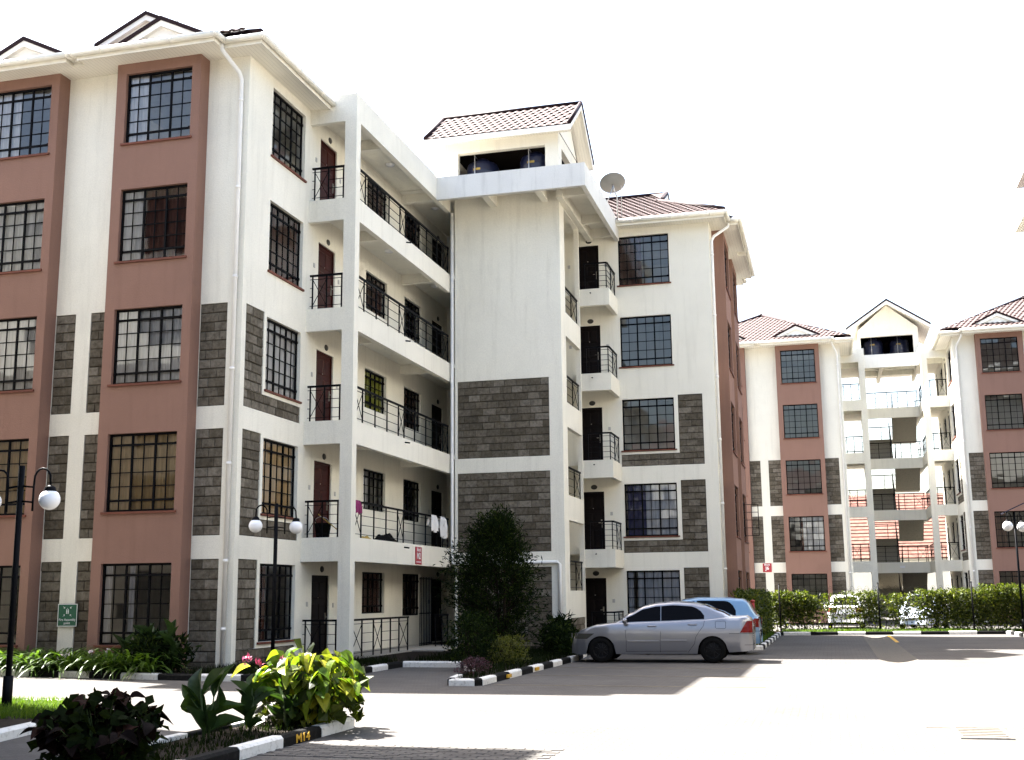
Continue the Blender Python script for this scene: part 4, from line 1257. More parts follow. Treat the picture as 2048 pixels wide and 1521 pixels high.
# ---------------------------------------------------------------- lamps
def globe_lamp(x, y, h, label, arms, sleeve=True, panel=False, rz=0.0, base_z=0.08, r=0.15):
    t = thing('globe_lamp', (x, y, base_z), label, 'lamp post')
    mb = MB(); mb.tube([(x, y, base_z), (x, y, h)], 0.043, 12); pole = mb.build('pole', 'black_steel', t, True)
    if sleeve:
        mb = MB(); mb.tube([(x, y, base_z), (x, y, 0.55)], 0.07, 12); mb.build('sleeve', 'black_steel', t, True)
    for sx in arms:
        ca, sa = math.cos(rz), math.sin(rz)
        pt = lambda d, z: (x + sx*d*ca, y + sx*d*sa, z)
        pts = [pt(.22, h-.95+.28)] + [pt(.22, h-.3)]
        for i in range(1, 8):
            a = math.pi - math.pi*i/8
            pts.append(pt(.36+.14*math.cos(a), h-.22+.17*math.sin(a)))
        pts += [pt(.5, h-.3)]
        mb = MB(); mb.tube(pts, 0.016, 8)
        mb.bar(pt(0.04, h-.3), pt(.22, h-.32), .026); mb.bar(pt(0.04, h-.52), pt(.22, h-.54), .026)
        mb.build('arm', 'black_steel', t, True)
        mb = MB(); c = pt(.5, h-.36-r)
        prof = [(r*math.sin(math.pi*i/14), -r*math.cos(math.pi*i/14)) for i in range(15)]
        mb.lathe(prof, c, 24); gl = mb.build('globe', 'lamp_glass', t, True)
        mb = MB(); mb.lathe([(.02, r+.06), (.075, r+.03), (.09, r-.03)], c, 16); mb.build('cap', 'black_steel', gl, True)
    if panel:
        mb = MB(); c = (x, y, h+.08)
        mb.hexa([(x-.42, y-.32, h-.06), (x+.36, y-.32, h+.3), (x+.36, y+.32, h+.3), (x-.42, y+.32, h-.06)], [(x-.43, y-.32, h-.02), (x+.35, y-.32, h+.34), (x+.35, y+.32, h+.34), (x-.43, y+.32, h-.02)])
        mb.build('solar_panel', 'panel_solar', t)
    return t
globe_lamp(-11.4, 14.81, 3.55, 'black lamp post with white globes standing in the lawn', (-1, 1))
globe_lamp(-11.87, 24.1, 3.68, 'black lamp post with two white globes before the Block M2 walkway corner', (-1, 1), rz=0.95, sleeve=False)
globe_lamp(6.95, 49.1, 4.6, 'black lamp post with white globes and tilted solar panel at hedge end', (-1, 1), panel=True, rz=0.9, r=0.19)

# ---------------------------------------------------------------- small things on the buildings
def dish_antenna():
    t = thing('satellite_dish', (-6.62, 39.75, 14.85), 'grey satellite dish on a bracket above the Block M2 gutter', 'satellite dish')
    c = Vector((-6.72, 39.5, 15.95)); ax = Vector((-0.2, 0.5, 0.84)).normalized()
    a = ax.cross(Vector((0, 0, 1))).normalized(); b = ax.cross(a)
    for name, off, mat in (('reflector', 0.0, 'dish'),):
        mb = MB(); n = 32; rings = []
        for i in range(8):
            r = .46*i/7; k = len(mb.v)
            for j in range(n):
                th = 2*math.pi*j/n; mb.v.append(tuple(c + a*r*math.cos(th) + b*r*math.sin(th) + ax*(r*r*.42)))
            rings.append(k)
        for k0, k1 in zip(rings, rings[1:]):
            for j in range(n): mb.face((k0+j, k0+(j+1) % n, k1+(j+1) % n, k1+j))
        mb.build(name, mat, t, True)
    mb = MB(); mb.tube([tuple(c-ax*.02), tuple(c-ax*.16+Vector((0, .1, -.06))), (-6.62, 39.75, 15.55), (-6.62, 39.75, 14.72)], 0.026, 8)
    mb.tube([tuple(c-ax*.1), (-6.95, 39.6, 15.35), (-7.0, 39.7, 14.9)], 0.018, 8); mb.build('mount', 'galv', t, True)
    mb = MB(); mb.tube([tuple(c+b*.44+ax*.08), tuple(c+ax*.42)], 0.012, 6); mb.box(*(c+ax*.42-Vector((.04, .04, .04))), *(c+ax*.42+Vector((.04, .04, .04)))); mb.build('feed_arm', 'galv', t)
dish_antenna()
def antenna(x, y, z0, z1, label, n=5):
    t = thing('antenna', (x, y, z0), label, 'antenna')
    mb = MB(); mb.tube([(x, y, z0), (x, y, z1)], 0.016, 6); mb.build('mast', 'galv', t, True)
    for i in range(n):
        z = z1 - .06 - i*.16; mb = MB(); mb.bar((x-.05, y-.1, z), (x+.05, y+.1, z), .012); mb.build('element', 'galv', t)
antenna(-6.46, 39.7, 14.75, 17.7, 'thin aerial mast with short rods beside the satellite dish')
antenna(-17.0, 27.5, 17.2, 19.6, 'thin aerial rod on the ridge above the terracotta bays', 0)
antenna(-5.5, 45.0, 17.3, 19.0, 'thin aerial rod on the tiled ridge beyond the satellite dish', 0)
def cloth(name, pts, w, label, mat, cat, amp=.03):
    """cloth hung over a rail along y at (x, y0..y1, z): draped both sides"""
    x, y0, y1, z, dl, dr = pts
    mb = MB(); n = 10; rows = []
    prof = [(.075, -dl), (.07, -dl*.5), (.05, -.06), (.03, .03), (0, .036), (-.03, .03), (-.05, -.06), (-.07, -dr*.6), (-.075, -dr)]
    for i in range(n+1):
        t = i/n
        rows.append([(x+px+amp*math.sin(i*1.7+pz*4)*(0 if pz > 0 else 1)*.8, y0+(y1-y0)*t+.02*math.sin(pz*7+i), z+pz+.03*math.sin(i*.9)*(1 if pz < -.1 else 0)) for px, pz in prof])
    for a, b in zip(rows, rows[1:]):
        for i in range(len(prof)-1): mb.quad(a[i], a[i+1], b[i+1], b[i])
    o = mb.mesh(name, mat, True, (x, y0, z)); ob = link(name, o, None, (x, y0, z)); tag(ob, label, cat)
zr1 = FZ[1]+.92
cloth('towel', (-11.675, 28.1, 28.45, zr1+.01, .32, .2), 0, 'plum coloured cloth over the lowest walkway rail by the column', 'cloth_pink', 'towel')
cloth('towel', (-11.675, 34.1, 34.6, zr1+.01, .48, .3), 0, 'white towel hanging over the lowest walkway rail', 'cloth_white', 'towel', .05)
cloth('shirt', (-11.675, 35.0, 35.4, zr1+.01, .62, .3), 0, 'pale crumpled laundry hanging on the walkway rail by the downpipe', 'cloth_white', 'laundry', .09)
def heap(name, c, sx, sy, h, mat, label, cat, seed):
    rnd = random.Random(seed); mb = MB(); n = 18
    for i in range(9):
        pass
    g = [[None]*(n+1) for _ in range(n+1)]
    for i in range(n+1):
        for j in range(n+1):
            u, v = i/n*2-1, j/n*2-1; r = math.sqrt(u*u+v*v)
            z = h*max(0, 1-r*r)*(0.65+.35*math.sin(u*5+seed)*math.cos(v*6+seed*2)+rnd.uniform(-.05, .05))
            g[i][j] = (c[0]+u*sx, c[1]+v*sy, c[2]+z)
    for i in range(n):
        for j in range(n): mb.quad(g[i][j], g[i+1][j], g[i+1][j+1], g[i][j+1])
    tag(link(name, mb.mesh(name, mat, True, c), None, c), label, cat)
heap('clothes_heap', (-11.72, 30.5, FZ[1]+.002), .12, .9, .28, 'cloth_black', 'dark heap of clothes on the lowest walkway ledge', 'clothes', 2)
heap('clothes_heap', (-11.72, 29.0, FZ[1]+.002), .1, .4, .1, 'cloth_yellow', 'small yellow heap of cloth on the lowest walkway ledge', 'clothes', 4)
bk = thing('bucket', (-12.55, 28.15, FZ[1]), 'black bucket on the lowest walkway behind its front rail', 'bucket')
mb = MB(); mb.lathe([(0, 0), (.16, 0), (.22, .38), (.235, .38), (.22, .36), (.2, .3), (.15, .02)], (-12.55, 28.15, FZ[1]+.002), 20); mb.build('bucket_body', 'cloth_black', bk, True)
mb = MB(); mb.tube([(-12.76, 28.15, FZ[1]+.36), (-12.7, 28.05, FZ[1]+.5), (-12.55, 28.0, FZ[1]+.55), (-12.4, 28.05, FZ[1]+.5), (-12.34, 28.15, FZ[1]+.36)], .008, 6); mb.build('handle', 'galv', bk)
br = thing('broom', (-11.95, 28.2, FZ[1]), 'broom with pale wooden handle leaning across the lowest walkway front rail', 'broom')
mb = MB(); mb.tube([(-12.65, 28.05, FZ[1]+.62), (-11.98, 28.02, FZ[1]+.12)], .013, 8); mb.build('handle', 'cloth_yellow', br)
mb = MB(); mb.hexa([(-12.05, 27.97, FZ[1]+.01), (-11.9, 27.97, FZ[1]+.01), (-11.9, 28.06, FZ[1]+.01), (-12.05, 28.06, FZ[1]+.01)], [(-12.02, 28.0, FZ[1]+.13), (-11.94, 28.0, FZ[1]+.13), (-11.94, 28.04, FZ[1]+.13), (-12.02, 28.04, FZ[1]+.13)]); mb.build('bristles', 'cloth_yellow', br)

# ---------------------------------------------------------------- cars
def interp(tab, x):
    if x <= tab[0][0]: return tab[0][1]
    for (a, b), (c, d) in zip(tab, tab[1:]):
        if x <= c:
            t = (x-a)/(c-a); t2 = t*t*(3-2*t)*.45 + t*.55
            return b+(d-b)*t2
    return tab[-1][1]
FY = [(0.1, .93), (.2, .955), (.35, .985), (.5, 1.0), (.68, .995), (.82, .975), (.92, .945), (1.1, .9)]
def car(name, loc, rz, label, group, paint, S):
    t = thing(name, loc, label, 'car', group, rz)
    L0, L1 = S['ends']; n = int((L1-L0)/.035)
    X = [L0+(L1-L0)*i/n for i in range(n+1)]
    wx = S['wheels']; ra = S.get('arch', .345); rw = S.get('rw', .305)
    top = lambda x: interp(S['top'], x); wid = lambda x: interp(S['width'], x); sill = lambda x: interp(S['sill'], x)
    def low(x):
        z = sill(x)
        for w in wx:
            if abs(x-w) < ra: z = max(z, rw+math.sqrt(ra*ra-(x-w)**2)-.02)
        return z
    def sec(x):
        zl, zt, w = low(x), top(x), wid(x); pts = []
        zt = max(zt, zl+.02)
        for i in range(9):
            z = zl+(zt-zl)*i/8; pts.append((w*interp(FY, z), z))
        ys = pts[-1][0]
        pts += [(ys*.965, zt+.018), (ys*.85, zt+.03), (ys*.45, zt+.042), (0, zt+.045)]
        return pts
    mb = MB(); rings = []
    for x in X:
        s = sec(x); k = len(mb.v); rings.append(k); m = len(s)
        mb.v += [(x, -a, b) for a, b in s] + [(x, a, b) for a, b in s[:-1][::-1]]
    M = 2*m-1
    for k0, k1 in zip(rings, rings[1:]):
        for j in range(M-1): mb.face((k0+j, k0+j+1, k1+j+1, k1+j))
    mb.face(tuple(rings[0]+j for j in range(M))); mb.face(tuple(rings[-1]+j for j in range(M))[::-1])
    body = link('body', mb.mesh('body', paint, True), t)
    mb = MB(); mb.box(L0+.2, -.62, .2, L1-.25, .62, .62); link('underbody', mb.mesh('underbody', 'dark'), t)
    # cabin
    C = S['roof']; c0, c1 = C[0][0], C[-1][0]; nc = int((c1-c0)/.04); XC = [c0+(c1-c0)*i/nc for i in range(nc+1)]
    def csec(x):
        zr = interp(C, x); zb = top(x)-.02; zr = max(zr, zb+.03)
        wb = wid(x)*interp(FY, top(x))*.985; h = zr-zb
        wr = wb-.30*max(0, h-.05)
        return [(wb, zb), (wb-(wb-wr)*.35, zb+(h-.07)*.36), (wb-(wb-wr)*.72, zb+(h-.07)*.72), (wr, zr-.07 if h > .12 else zb+h*.5), (wr*.95, zr-.03 if h > .12 else zb+h*.75), (wr*.82, zr-.005), (wr*.42, zr+.012), (0, zr+.016)]
    mb = MB(); rings = []
    for x in XC:
        s = csec(x); m = len(s); rings.append(len(mb.v)); mb.v += [(x, -a, b) for a, b in s] + [(x, a, b) for a, b in s[:-1][::-1]]
    M = 2*m-1
    for k0, k1 in zip(rings, rings[1:]):
        for j in range(M-1): mb.face((k0+j, k0+j+1, k1+j+1, k1+j))
    mb.face(tuple(rings[0]+j for j in range(M))); mb.face(tuple(rings[-1]+j for j in range(M))[::-1])
    link('cabin', mb.mesh('cabin', paint, True), t)
    def side_y(x, z):
        s = csec(x)
        for (y0, z0), (y1, z1) in zip(s[:4], s[1:5]):
            if z <= z1 or (y1, z1) == s[4]:
                f = 0 if z1 == z0 else (z-z0)/(z1-z0); return y0+(y1-y0)*f
        return s[3][0]
    def body_y(x, z): return wid(x)*interp(FY, z)
    for sg in (-1, 1):
        for nm, u0, u1 in S['glass']:
            mb = MB(); k = 14; prev = None
            for i in range(k+1):
                x = u0+(u1-u0)*i/k
                zb = top(x)+.035; zt = interp(C, x)-.085
                for xe, rr in ((S['glass_end'][0], .26), (S['glass_end'][1], .0)):
                    pass
                e = S['glass_end']
                if x < e[0]+.30:
                    f = max(0, min(1, (x-e[0])/.30)); zt = zb+.03+(zt-zb-.03)*math.sqrt(max(0, 1-(1-f)**2))
                zt = max(zt, zb+.012)
                cur = [(x, sg*(side_y(x, zb+(zt-zb)*j/4)+.006), zb+(zt-zb)*j/4) for j in range(5)]
                if prev:
                    for j in range(4): mb.quad(prev[j], cur[j], cur[j+1], prev[j+1])
                prev = cur
            link(nm, mb.mesh(nm, 'glass_dark', True), t)
        # seams, moulding, handles
        mb = MB()
        for pts in S['seams']:
            P3 = []
            for x, z in pts: P3.append((x, sg*(body_y(x, z)+.0015 if z < top(x) else side_y(x, z)+.0015), z))
            mb.tube(P3, .0042, 5)
        link('door_seam', mb.mesh('door_seam', 'dark'), t)
        for (x0, x1, z) in S['mould']:
            mb = MB(); k = 8; pr = None
            for i in range(k+1):
                x = x0+(x1-x0)*i/k; y = body_y(x, z); cur = [(x, sg*(y+.001), z-.022), (x, sg*(y+.016), z-.014), (x, sg*(y+.016), z+.014), (x, sg*(y+.001), z+.022)]
                if pr:
                    for j in range(3): mb.quad(pr[j], cur[j], cur[j+1], pr[j+1])
                pr = cur
            link('side_moulding', mb.mesh('side_moulding', paint, True), t)
        for (x, z) in S['handles']:
            mb = MB(); y = body_y(x, z); mb.tube([(x-.1, sg*(y+.005), z), (x-.06, sg*(y+.028), z+.004), (x+.06, sg*(y+.028), z+.004), (x+.1, sg*(y+.005), z)], .013, 8)
            link('door_handle', mb.mesh('door_handle', paint, True), t)
        x, z = S['mirror']; y = side_y(x, z-.02)
        mb = MB(); mb.lathe([(0, -.06), (.05, -.055), (.085, -.01), (.08, .045), (0, .06)], (0, 0, 0), 14, 'x')
        link('mirror', mb.mesh('mirror', paint, True), t, (x, sg*(y+.11), z+.03), scale=(1, 1.15, .8))
        mb = MB(); mb.bar((x, sg*(y-.01), z-.01), (x, sg*(y+.06), z+.02), .03); link('mirror_arm', mb.mesh('mirror_arm', 'dark'), t)
        # lights that wrap the corners
        for nm, mat, x0, x1, z0, z1, sk in S['lights']:
            mb = MB(); pr = None
            for i in range(9):
                x = x0+(x1-x0)*i/8; cur = []
                for j in range(5):
                    z = z0+(z1-z0)*j/4; xx = x-sk*(z-z0)*(i/8) if x0 < 0 else x+sk*(z-z0)*(1-i/8)
                    xx = max(L0+.004, min(L1-.004, xx)); cur.append((xx, sg*(body_y(xx, z)+.006), z))
                if pr:
                    for j in range(4): mb.quad(pr[j], cur[j], cur[j+1], pr[j+1])
                pr = cur
            xe = L0-.006 if x0 < 0 else L1+.006
            ye = body_y(L0 if x0 < 0 else L1, (z0+z1)/2)
            mb.quad((xe, sg*(ye*1.0), z0), (xe, sg*(ye*.62), z0), (xe, sg*(ye*.62), z1), (xe, sg*(ye*1.0), z1))
            link(nm, mb.mesh(nm, mat, False), t)
        for w in wx:
            wh = bpy.data.objects.new('wheel', None)
            k = ('tyre', rw)
            if k not in CACHE:
                mb = MB(); mb.lathe([(rw*.64, -.09), (rw*.86, -.095), (rw*.97, -.075), (rw, -.03), (rw, .03), (rw*.97, .075), (rw*.86, .095), (rw*.64, .09)], (0, 0, 0), 36, 'y'); a = mb.mesh('tyre', 'rubber', True)
                mb = MB(); mb.lathe([(rw*.65, -.085), (rw*.6, -.07), (rw*.55, -.05), (rw*.3, -.06), (rw*.18, -.075), (0, -.078)], (0, 0, 0), 30, 'y')
                for i in range(9):
                    a0 = 2*math.pi*i/9; mb.bar((rw*.17*math.cos(a0), -.072, rw*.17*math.sin(a0)), (rw*.6*math.cos(a0), -.075, rw*.6*math.sin(a0)), .03, .02)
                CACHE[k] = (a, mb.mesh('rim', 'hub', False))
            ty = link('wheel', CACHE[k][0], t, (w, sg*(wid(w)-.105), rw))
            link('rim', CACHE[k][1], ty, (0, 0, 0), math.pi if sg > 0 else 0)
    # windscreen and rear window
    for nm, u0, u1, m0, m1 in S['screens']:
        mb = MB(); k = 12; pr = None
        for i in range(k+1):
            x = u0+(u1-u0)*i/k; s = csec(x)
            d = .008
            cur = [(x, yy, zz+d) for yy, zz in ((-s[5][0]*.97, s[5][1]), (-s[6][0], s[6][1]), (0, s[7][1]), (s[6][0], s[6][1]), (s[5][0]*.97, s[5][1]))]
            if pr:
                for j in range(4): mb.quad(pr[j], cur[j], cur[j+1], pr[j+1])
            pr = cur
        link(nm, mb.mesh(nm, 'glass_dark', True), t)
    # bumper joints
    mb = MB()
    for x, z, in S['bump']:
        pts = [(x, -body_y(x, z)-.001, z)]
        xe = L0-.003 if x < 0 else L1+.003
        for i in range(9):
            xx = x+(xe-x)*i/8; pts.append((xx, -body_y(max(L0, min(L1, xx)), z)-.001, z))
        pts += [(p[0], -p[1], p[2]) for p in pts[::-1]]
        mb.tube(pts, .004, 4)
    link('bumper_joint', mb.mesh('bumper_joint', 'dark'), t)
    return t
SEDAN = dict(ends=(-2.2, 2.2), wheels=(-1.26, 1.40),
    top=[(-2.2, .80), (-2.15, .98), (-2.05, 1.045), (-1.6, 1.035), (-1.1, .985), (0, .945), (1.05, .915), (1.5, .865), (1.85, .765), (2.05, .65), (2.16, .50), (2.2, .40)],
    width=[(-2.2, .68), (-2.12, .75), (-1.9, .81), (-1.2, .848), (0, .852), (1.2, .848), (1.75, .80), (1.98, .69), (2.13, .52), (2.2, .34)],
    sill=[(-2.2, .30), (-2.0, .27), (-1.0, .215), (1.0, .21), (1.9, .19), (2.2, .21)],
    roof=[(-1.75, 1.05), (-1.45, 1.19), (-1.05, 1.345), (-.75, 1.405), (-.35, 1.43), (.05, 1.405), (.35, 1.345), (.7, 1.175), (1.08, .935)],
    glass=[('front_window', -.045, .80), ('rear_window_glass', -1.08, -.062)], glass_end=(-1.09, .85),
    seams=[[(.82, .93), (.80, .75), (.78, .5), (.79, .26)], [(-.05, .95), (-.045, .7), (-.03, .45), (-.03, .25)], [(-1.09, .98), (-1.06, .86), (-.95, .72), (-.87, .6), (-.84, .45), (-.72, .3), (-.68, .25)], [(-.66, .28), (.78, .27)],
           [(-1.56, .80), (-1.36, .80), (-1.34, .82), (-1.34, .95), (-1.36, .97), (-1.56, .97), (-1.58, .95), (-1.58, .82), (-1.56, .80)]],
    mould=[(.0, .74, .51), (-.66, -.06, .52)], handles=[(.16, .855), (-.80, .89)], mirror=(.80, .96),
    lights=[('tail_light', 'tail_red', -2.19, -1.90, .70, .97, .62), ('head_lamp', 'headlight', 1.74, 2.08, .56, .69, -1.4)],
    screens=[('windscreen', .33, 1.03, 0, 0), ('rear_window', -1.66, -1.02, 0, 0)], bump=[(-1.65, .68), (-2.0, .42)])
car('sedan_car', (-4.06, 29.42, 0), math.pi+.02, 'silver saloon car with dark windows parked side-on by the kerb', 'cars parked in the yard', 'paint_silver', SEDAN)
HATCH = dict(ends=(-1.8, 1.8), wheels=(-1.15, 1.2), rw=.29, arch=.33,
    top=[(-1.8, .60), (-1.78, .80), (-1.74, .95), (-1.2, .97), (0, .93), (.9, .92), (1.35, .86), (1.65, .72), (1.77, .56), (1.8, .45)],
    width=[(-1.8, .70), (-1.7, .77), (-1.2, .82), (0, .83), (1.2, .81), (1.6, .74), (1.75, .62), (1.8, .5)],
    sill=[(-1.8, .30), (-1.2, .23), (1.2, .22), (1.8, .22)],
    roof=[(-1.77, .96), (-1.70, 1.08), (-1.5, 1.38), (-1.35, 1.455), (-.9, 1.50), (-.2, 1.51), (.2, 1.46), (.6, 1.25), (1.1, .93)],
    glass=[('front_window', -.1, .72), ('rear_window_glass', -1.2, -.16)], glass_end=(-1.22, .75),
    seams=[[(.75, .93), (.74, .6), (.72, .28)], [(-.12, .94), (-.12, .6), (-.1, .26)], [(-1.1, .96), (-1.0, .8), (-.8, .6), (-.7, .3)]],
    mould=[], handles=[(.05, .83), (-.85, .86)], mirror=(.72, .96),
    lights=[('tail_light', 'tail_red', -1.79, -1.56, .72, .95, .5), ('head_lamp', 'headlight', 1.4, 1.72, .58, .76, -.1)],
    screens=[('windscreen', .22, 1.05, 0, 0), ('rear_window', -1.73, -1.48, 0, 0)], bump=[(-1.5, .62), (1.5, .5)])
car('hatchback_car', (-3.72, 33.3, 0), math.pi, 'light blue hatchback parked behind the silver saloon', 'cars parked in the yard', 'paint_blue', HATCH)
car('hatchback_car', (0.55, 57.6, 0.0), math.pi/2, 'white car behind the hedge, seen through thin leaves', 'cars behind the hedge', 'paint_white', HATCH)
car('hatchback_car', (3.9, 56.6, 0.0), -math.pi/2-.25, 'pale grey car behind the hedge with its windscreen showing', 'cars behind the hedge', 'paint_grey', HATCH)
# low red post at the corner of the bed
t = thing('hydrant_post', (-2.32, 36.6, .085), 'slim red post in the bed behind the light blue hatchback', 'post')
mb = MB(); mb.tube([(-2.32, 36.6, .2), (-2.32, 36.6, 1.35)], .055, 10); mb.build('post', 'red_paint', t, True)
mb = MB(); mb.lathe([(0, 1.27), (.07, 1.27), (.07, 1.31), (0, 1.34)], (-2.32, 36.6, .085), 12); mb.build('cap', 'red_paint', t, True)
mb = MB(); mb.box(-2.44, 36.48, .06, -2.2, 36.72, .24); mb.build('footing', 'concrete_pale', t)

# ---------------------------------------------------------------- plants
def leaf_quad(mb, c, d, up, l, w, bend=.15):
    """pointed leaf of two bent quads: c base, d direction"""
    d = d.normalized(); s = d.cross(up)
    if s.length < 1e-4: s = d.cross(Vector((1, .2, .1)))
    s.normalize(); n = s.cross(d)
    m = c + d*l*.5 + n*l*bend*.5
    tip = c + d*l - n*l*bend*.2
    k = len(mb.v)
    mb.v += [tuple(c), tuple(m+s*w*.5), tuple(tip), tuple(m-s*w*.5)]
    mb.face((k, k+1, k+2)); mb.face((k, k+2, k+3))
def rv(r): return Vector((r.gauss(0, 1), r.gauss(0, 1), r.gauss(0, 1)))
def leafy_volume(mb, rnd, n, pick, l, w, droop=.3, outward=None):
    for _ in range(n):
        c = pick(rnd); d = rv(rnd); d.z -= droop
        if outward: d += (c-outward).normalized()*.9
        leaf_quad(mb, c, d, rv(rnd), rnd.uniform(.7, 1.25)*l, rnd.uniform(.75, 1.2)*w)

# bushy tree before the stair tower
def tower_tree():
    rnd = random.Random(21); bx, by = -8.0, 28.7
    t = thing('tree', (bx, by, .085), 'dark bushy tree with narrow leaves in front of the stair tower', 'tree')
    tr = MB(); lv = MB()
    limbs = []
    for i in range(4):
        a = 2*math.pi*i/4+.5; x, y = bx+.12*math.cos(a), by+.12*math.sin(a)
        top = Vector((bx+.45*math.cos(a), by+.35*math.sin(a), 2.7+.35*rnd.random()))
        p = [Vector((x, y, .05)), Vector((x, y, .05)).lerp(top, .4)+Vector((rnd.gauss(0, .05), rnd.gauss(0, .05), 0)), top]
        tr.tube(p, [.055, .04, .016], 8); limbs.append(p)
    # sprays: twigs going out and up in a crown wider below the middle
    for i in range(520):
        h = rnd.random()**.85
        z = .55+h*3.0
        R = 1.3*(1-abs(h-.38)**1.6*1.2)*rnd.uniform(.45, 1.05)
        if h > .78: R *= .75
        a = rnd.uniform(0, 2*math.pi)
        c0 = Vector((bx+.2*math.cos(a), by+.2*math.sin(a), z-.35)); c1 = Vector((bx+R*math.cos(a)*1.0, by+R*.95*math.sin(a), z+rnd.uniform(-.1, .3)))
        c1.x += -.12+.10*math.sin(z*2)
        if i % 3 == 0: tr.tube([c0, c0.lerp(c1, .5)+Vector((0, 0, .08)), c1], [.012, .009, .004], 5, False)
        d = (c1-c0).normalized()
        for j in range(30):
            u = rnd.uniform(.35, 1.06); c = c0.lerp(c1, u)+rv(rnd)*.07
            dd = d*.6+rv(rnd)*.55+Vector((0, 0, -.15))
            leaf_quad(lv, c, dd, rv(rnd), rnd.uniform(.10, .17), rnd.uniform(.022, .038))
    for k in range(7):    # upright leaders that break the outline
        a = rnd.uniform(0, 6.28); r = rnd.uniform(.1, .75); b = Vector((bx+r*math.cos(a), by+r*math.sin(a), 2.9-.5*r)); tp = b+Vector((rnd.gauss(0, .12), rnd.gauss(0, .1), rnd.uniform(.7, 1.1)-.3*r))
        tr.tube([b, tp], [.012, .004], 5, False)
        for j in range(70):
            u = rnd.random(); leaf_quad(lv, b.lerp(tp, u)+rv(rnd)*.05, rv(rnd)*.7+Vector((0, 0, .4)), rv(rnd), rnd.uniform(.09, .15), .028)
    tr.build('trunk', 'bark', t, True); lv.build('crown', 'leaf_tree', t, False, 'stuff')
tower_tree()
def shrub(x, y, rx, ry, h, n, l, w, mat, label, seed, z0=.085, name='shrub', group=None, low=.1):
    rnd = random.Random(seed); t = thing(name, (x, y, z0), label, 'shrub', group); lv = MB(); st = MB()
    for i in range(9):
        a = rnd.uniform(0, 6.28); r = rnd.uniform(.3, .8)
        st.tube([(x+.05*math.cos(a), y+.05*math.sin(a), z0-.02), (x+rx*r*.5*math.cos(a), y+ry*r*.5*math.sin(a), z0+h*.5), (x+rx*r*math.cos(a), y+ry*r*math.sin(a), z0+h*rnd.uniform(.7, .95))], [.012, .009, .004], 5, False)
    def pick(r):
        a = r.uniform(0, 6.28); hh = low+(1-low)*r.random(); rr = math.sqrt(max(.02, 1-((hh-.45)/.6)**2))*(r.random()**.45)*(1+.18*math.sin(a*3+seed)+.12*math.sin(a*7+hh*6))
        return Vector((x+rx*rr*math.cos(a), y+ry*rr*math.sin(a), z0+h*hh*(1+.08*math.sin(a*4+seed))))
    leafy_volume(lv, rnd, n, pick, l, w)
    st.build('stems', 'bark', t, True); lv.build('foliage', mat, t, False, 'stuff')
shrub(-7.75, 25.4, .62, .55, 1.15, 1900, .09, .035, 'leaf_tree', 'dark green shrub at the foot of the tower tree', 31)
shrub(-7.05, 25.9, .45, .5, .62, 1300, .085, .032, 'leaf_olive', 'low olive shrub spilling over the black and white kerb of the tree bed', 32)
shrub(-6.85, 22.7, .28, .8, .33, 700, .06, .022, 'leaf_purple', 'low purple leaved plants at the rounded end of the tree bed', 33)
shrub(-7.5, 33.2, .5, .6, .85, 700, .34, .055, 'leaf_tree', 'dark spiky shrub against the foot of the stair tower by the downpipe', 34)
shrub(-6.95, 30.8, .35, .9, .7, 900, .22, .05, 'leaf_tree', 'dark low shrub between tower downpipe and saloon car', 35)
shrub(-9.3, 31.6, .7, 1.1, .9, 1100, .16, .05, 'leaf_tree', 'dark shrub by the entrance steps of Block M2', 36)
# hedge
def hedge(name, x0, x1, y0, y1, z0, z1, n, label, seed, thin=lambda x, z: 1.0, axis='x'):
    rnd = random.Random(seed); t = thing(name, ((x0+x1)/2, (y0+y1)/2, z0), label, 'hedge'); lv = MB(); st = MB()
    for i in range(int(max(x1-x0, y1-y0)/.28)):
        u = i*.28+rnd.uniform(-.05, .05)
        x, y = (x0+u, (y0+y1)/2+rnd.uniform(-.15, .15)) if axis == 'x' else ((x0+x1)/2+rnd.uniform(-.15, .15), y0+u)
        st.tube([(x, y, z0-.03), (x+rnd.gauss(0, .06), y+rnd.gauss(0, .05), z0+.5), (x+rnd.gauss(0, .12), y+rnd.gauss(0, .08), z1-.25)], [.016, .012, .005], 5, False)
    k = 0
    while k < n:
        x, y = rnd.uniform(x0, x1), rnd.uniform(y0, y1); z = z0+(z1-z0)*rnd.random()**.8
        top = z1-.09+.10*math.sin(x*2.3+y)+.06*math.sin(x*7.1+y*5)+.04*math.sin(x*17)
        if z > top: continue
        if rnd.random() > thin(x if axis == 'x' else y, (z-z0)/(z1-z0)): continue
        d = rv(rnd)+Vector((0, -.4, .3)); leaf_quad(lv, Vector((x, y, z)), d, rv(rnd), rnd.uniform(.08, .17), rnd.uniform(.05, .085)); k += 1
    st.build('stems', 'bark', t, True); lv.build('foliage', 'leaf_hedge', t, False, 'stuff')
def thinA(x, h):
    d = .95
    if h < .28: d = .25+.3*math.sin(x*4.2)**2
    for c, w in ((-.4, .35), (.5, .75), (2.0, .25), (2.9, .55)):
        d *= 1-.78*math.exp(-((x-c)/w)**2)*(1 if h > .1 else .4)
    return max(.04, d)
hedge('hedge', -2.5, 4.55, 49.4, 50.0, .09, 1.68, 9000, 'thin sunlit leafy hedge with cars showing through it, along the yard kerb', 41, thinA)
hedge('hedge', 4.5, 9.4, 49.3, 50.25, .09, 1.84, 13000, 'dense clipped sunlit hedge beside the solar lamp post', 42, lambda x, h: 1.0 if h > .2 else .45)
hedge('hedge', -3.05, -2.3, 38.0, 49.3, .09, 1.72, 9000, 'shaded hedge along the terracotta side of Block M2, behind the blue hatchback', 43, lambda x, h: 1.0, 'y')
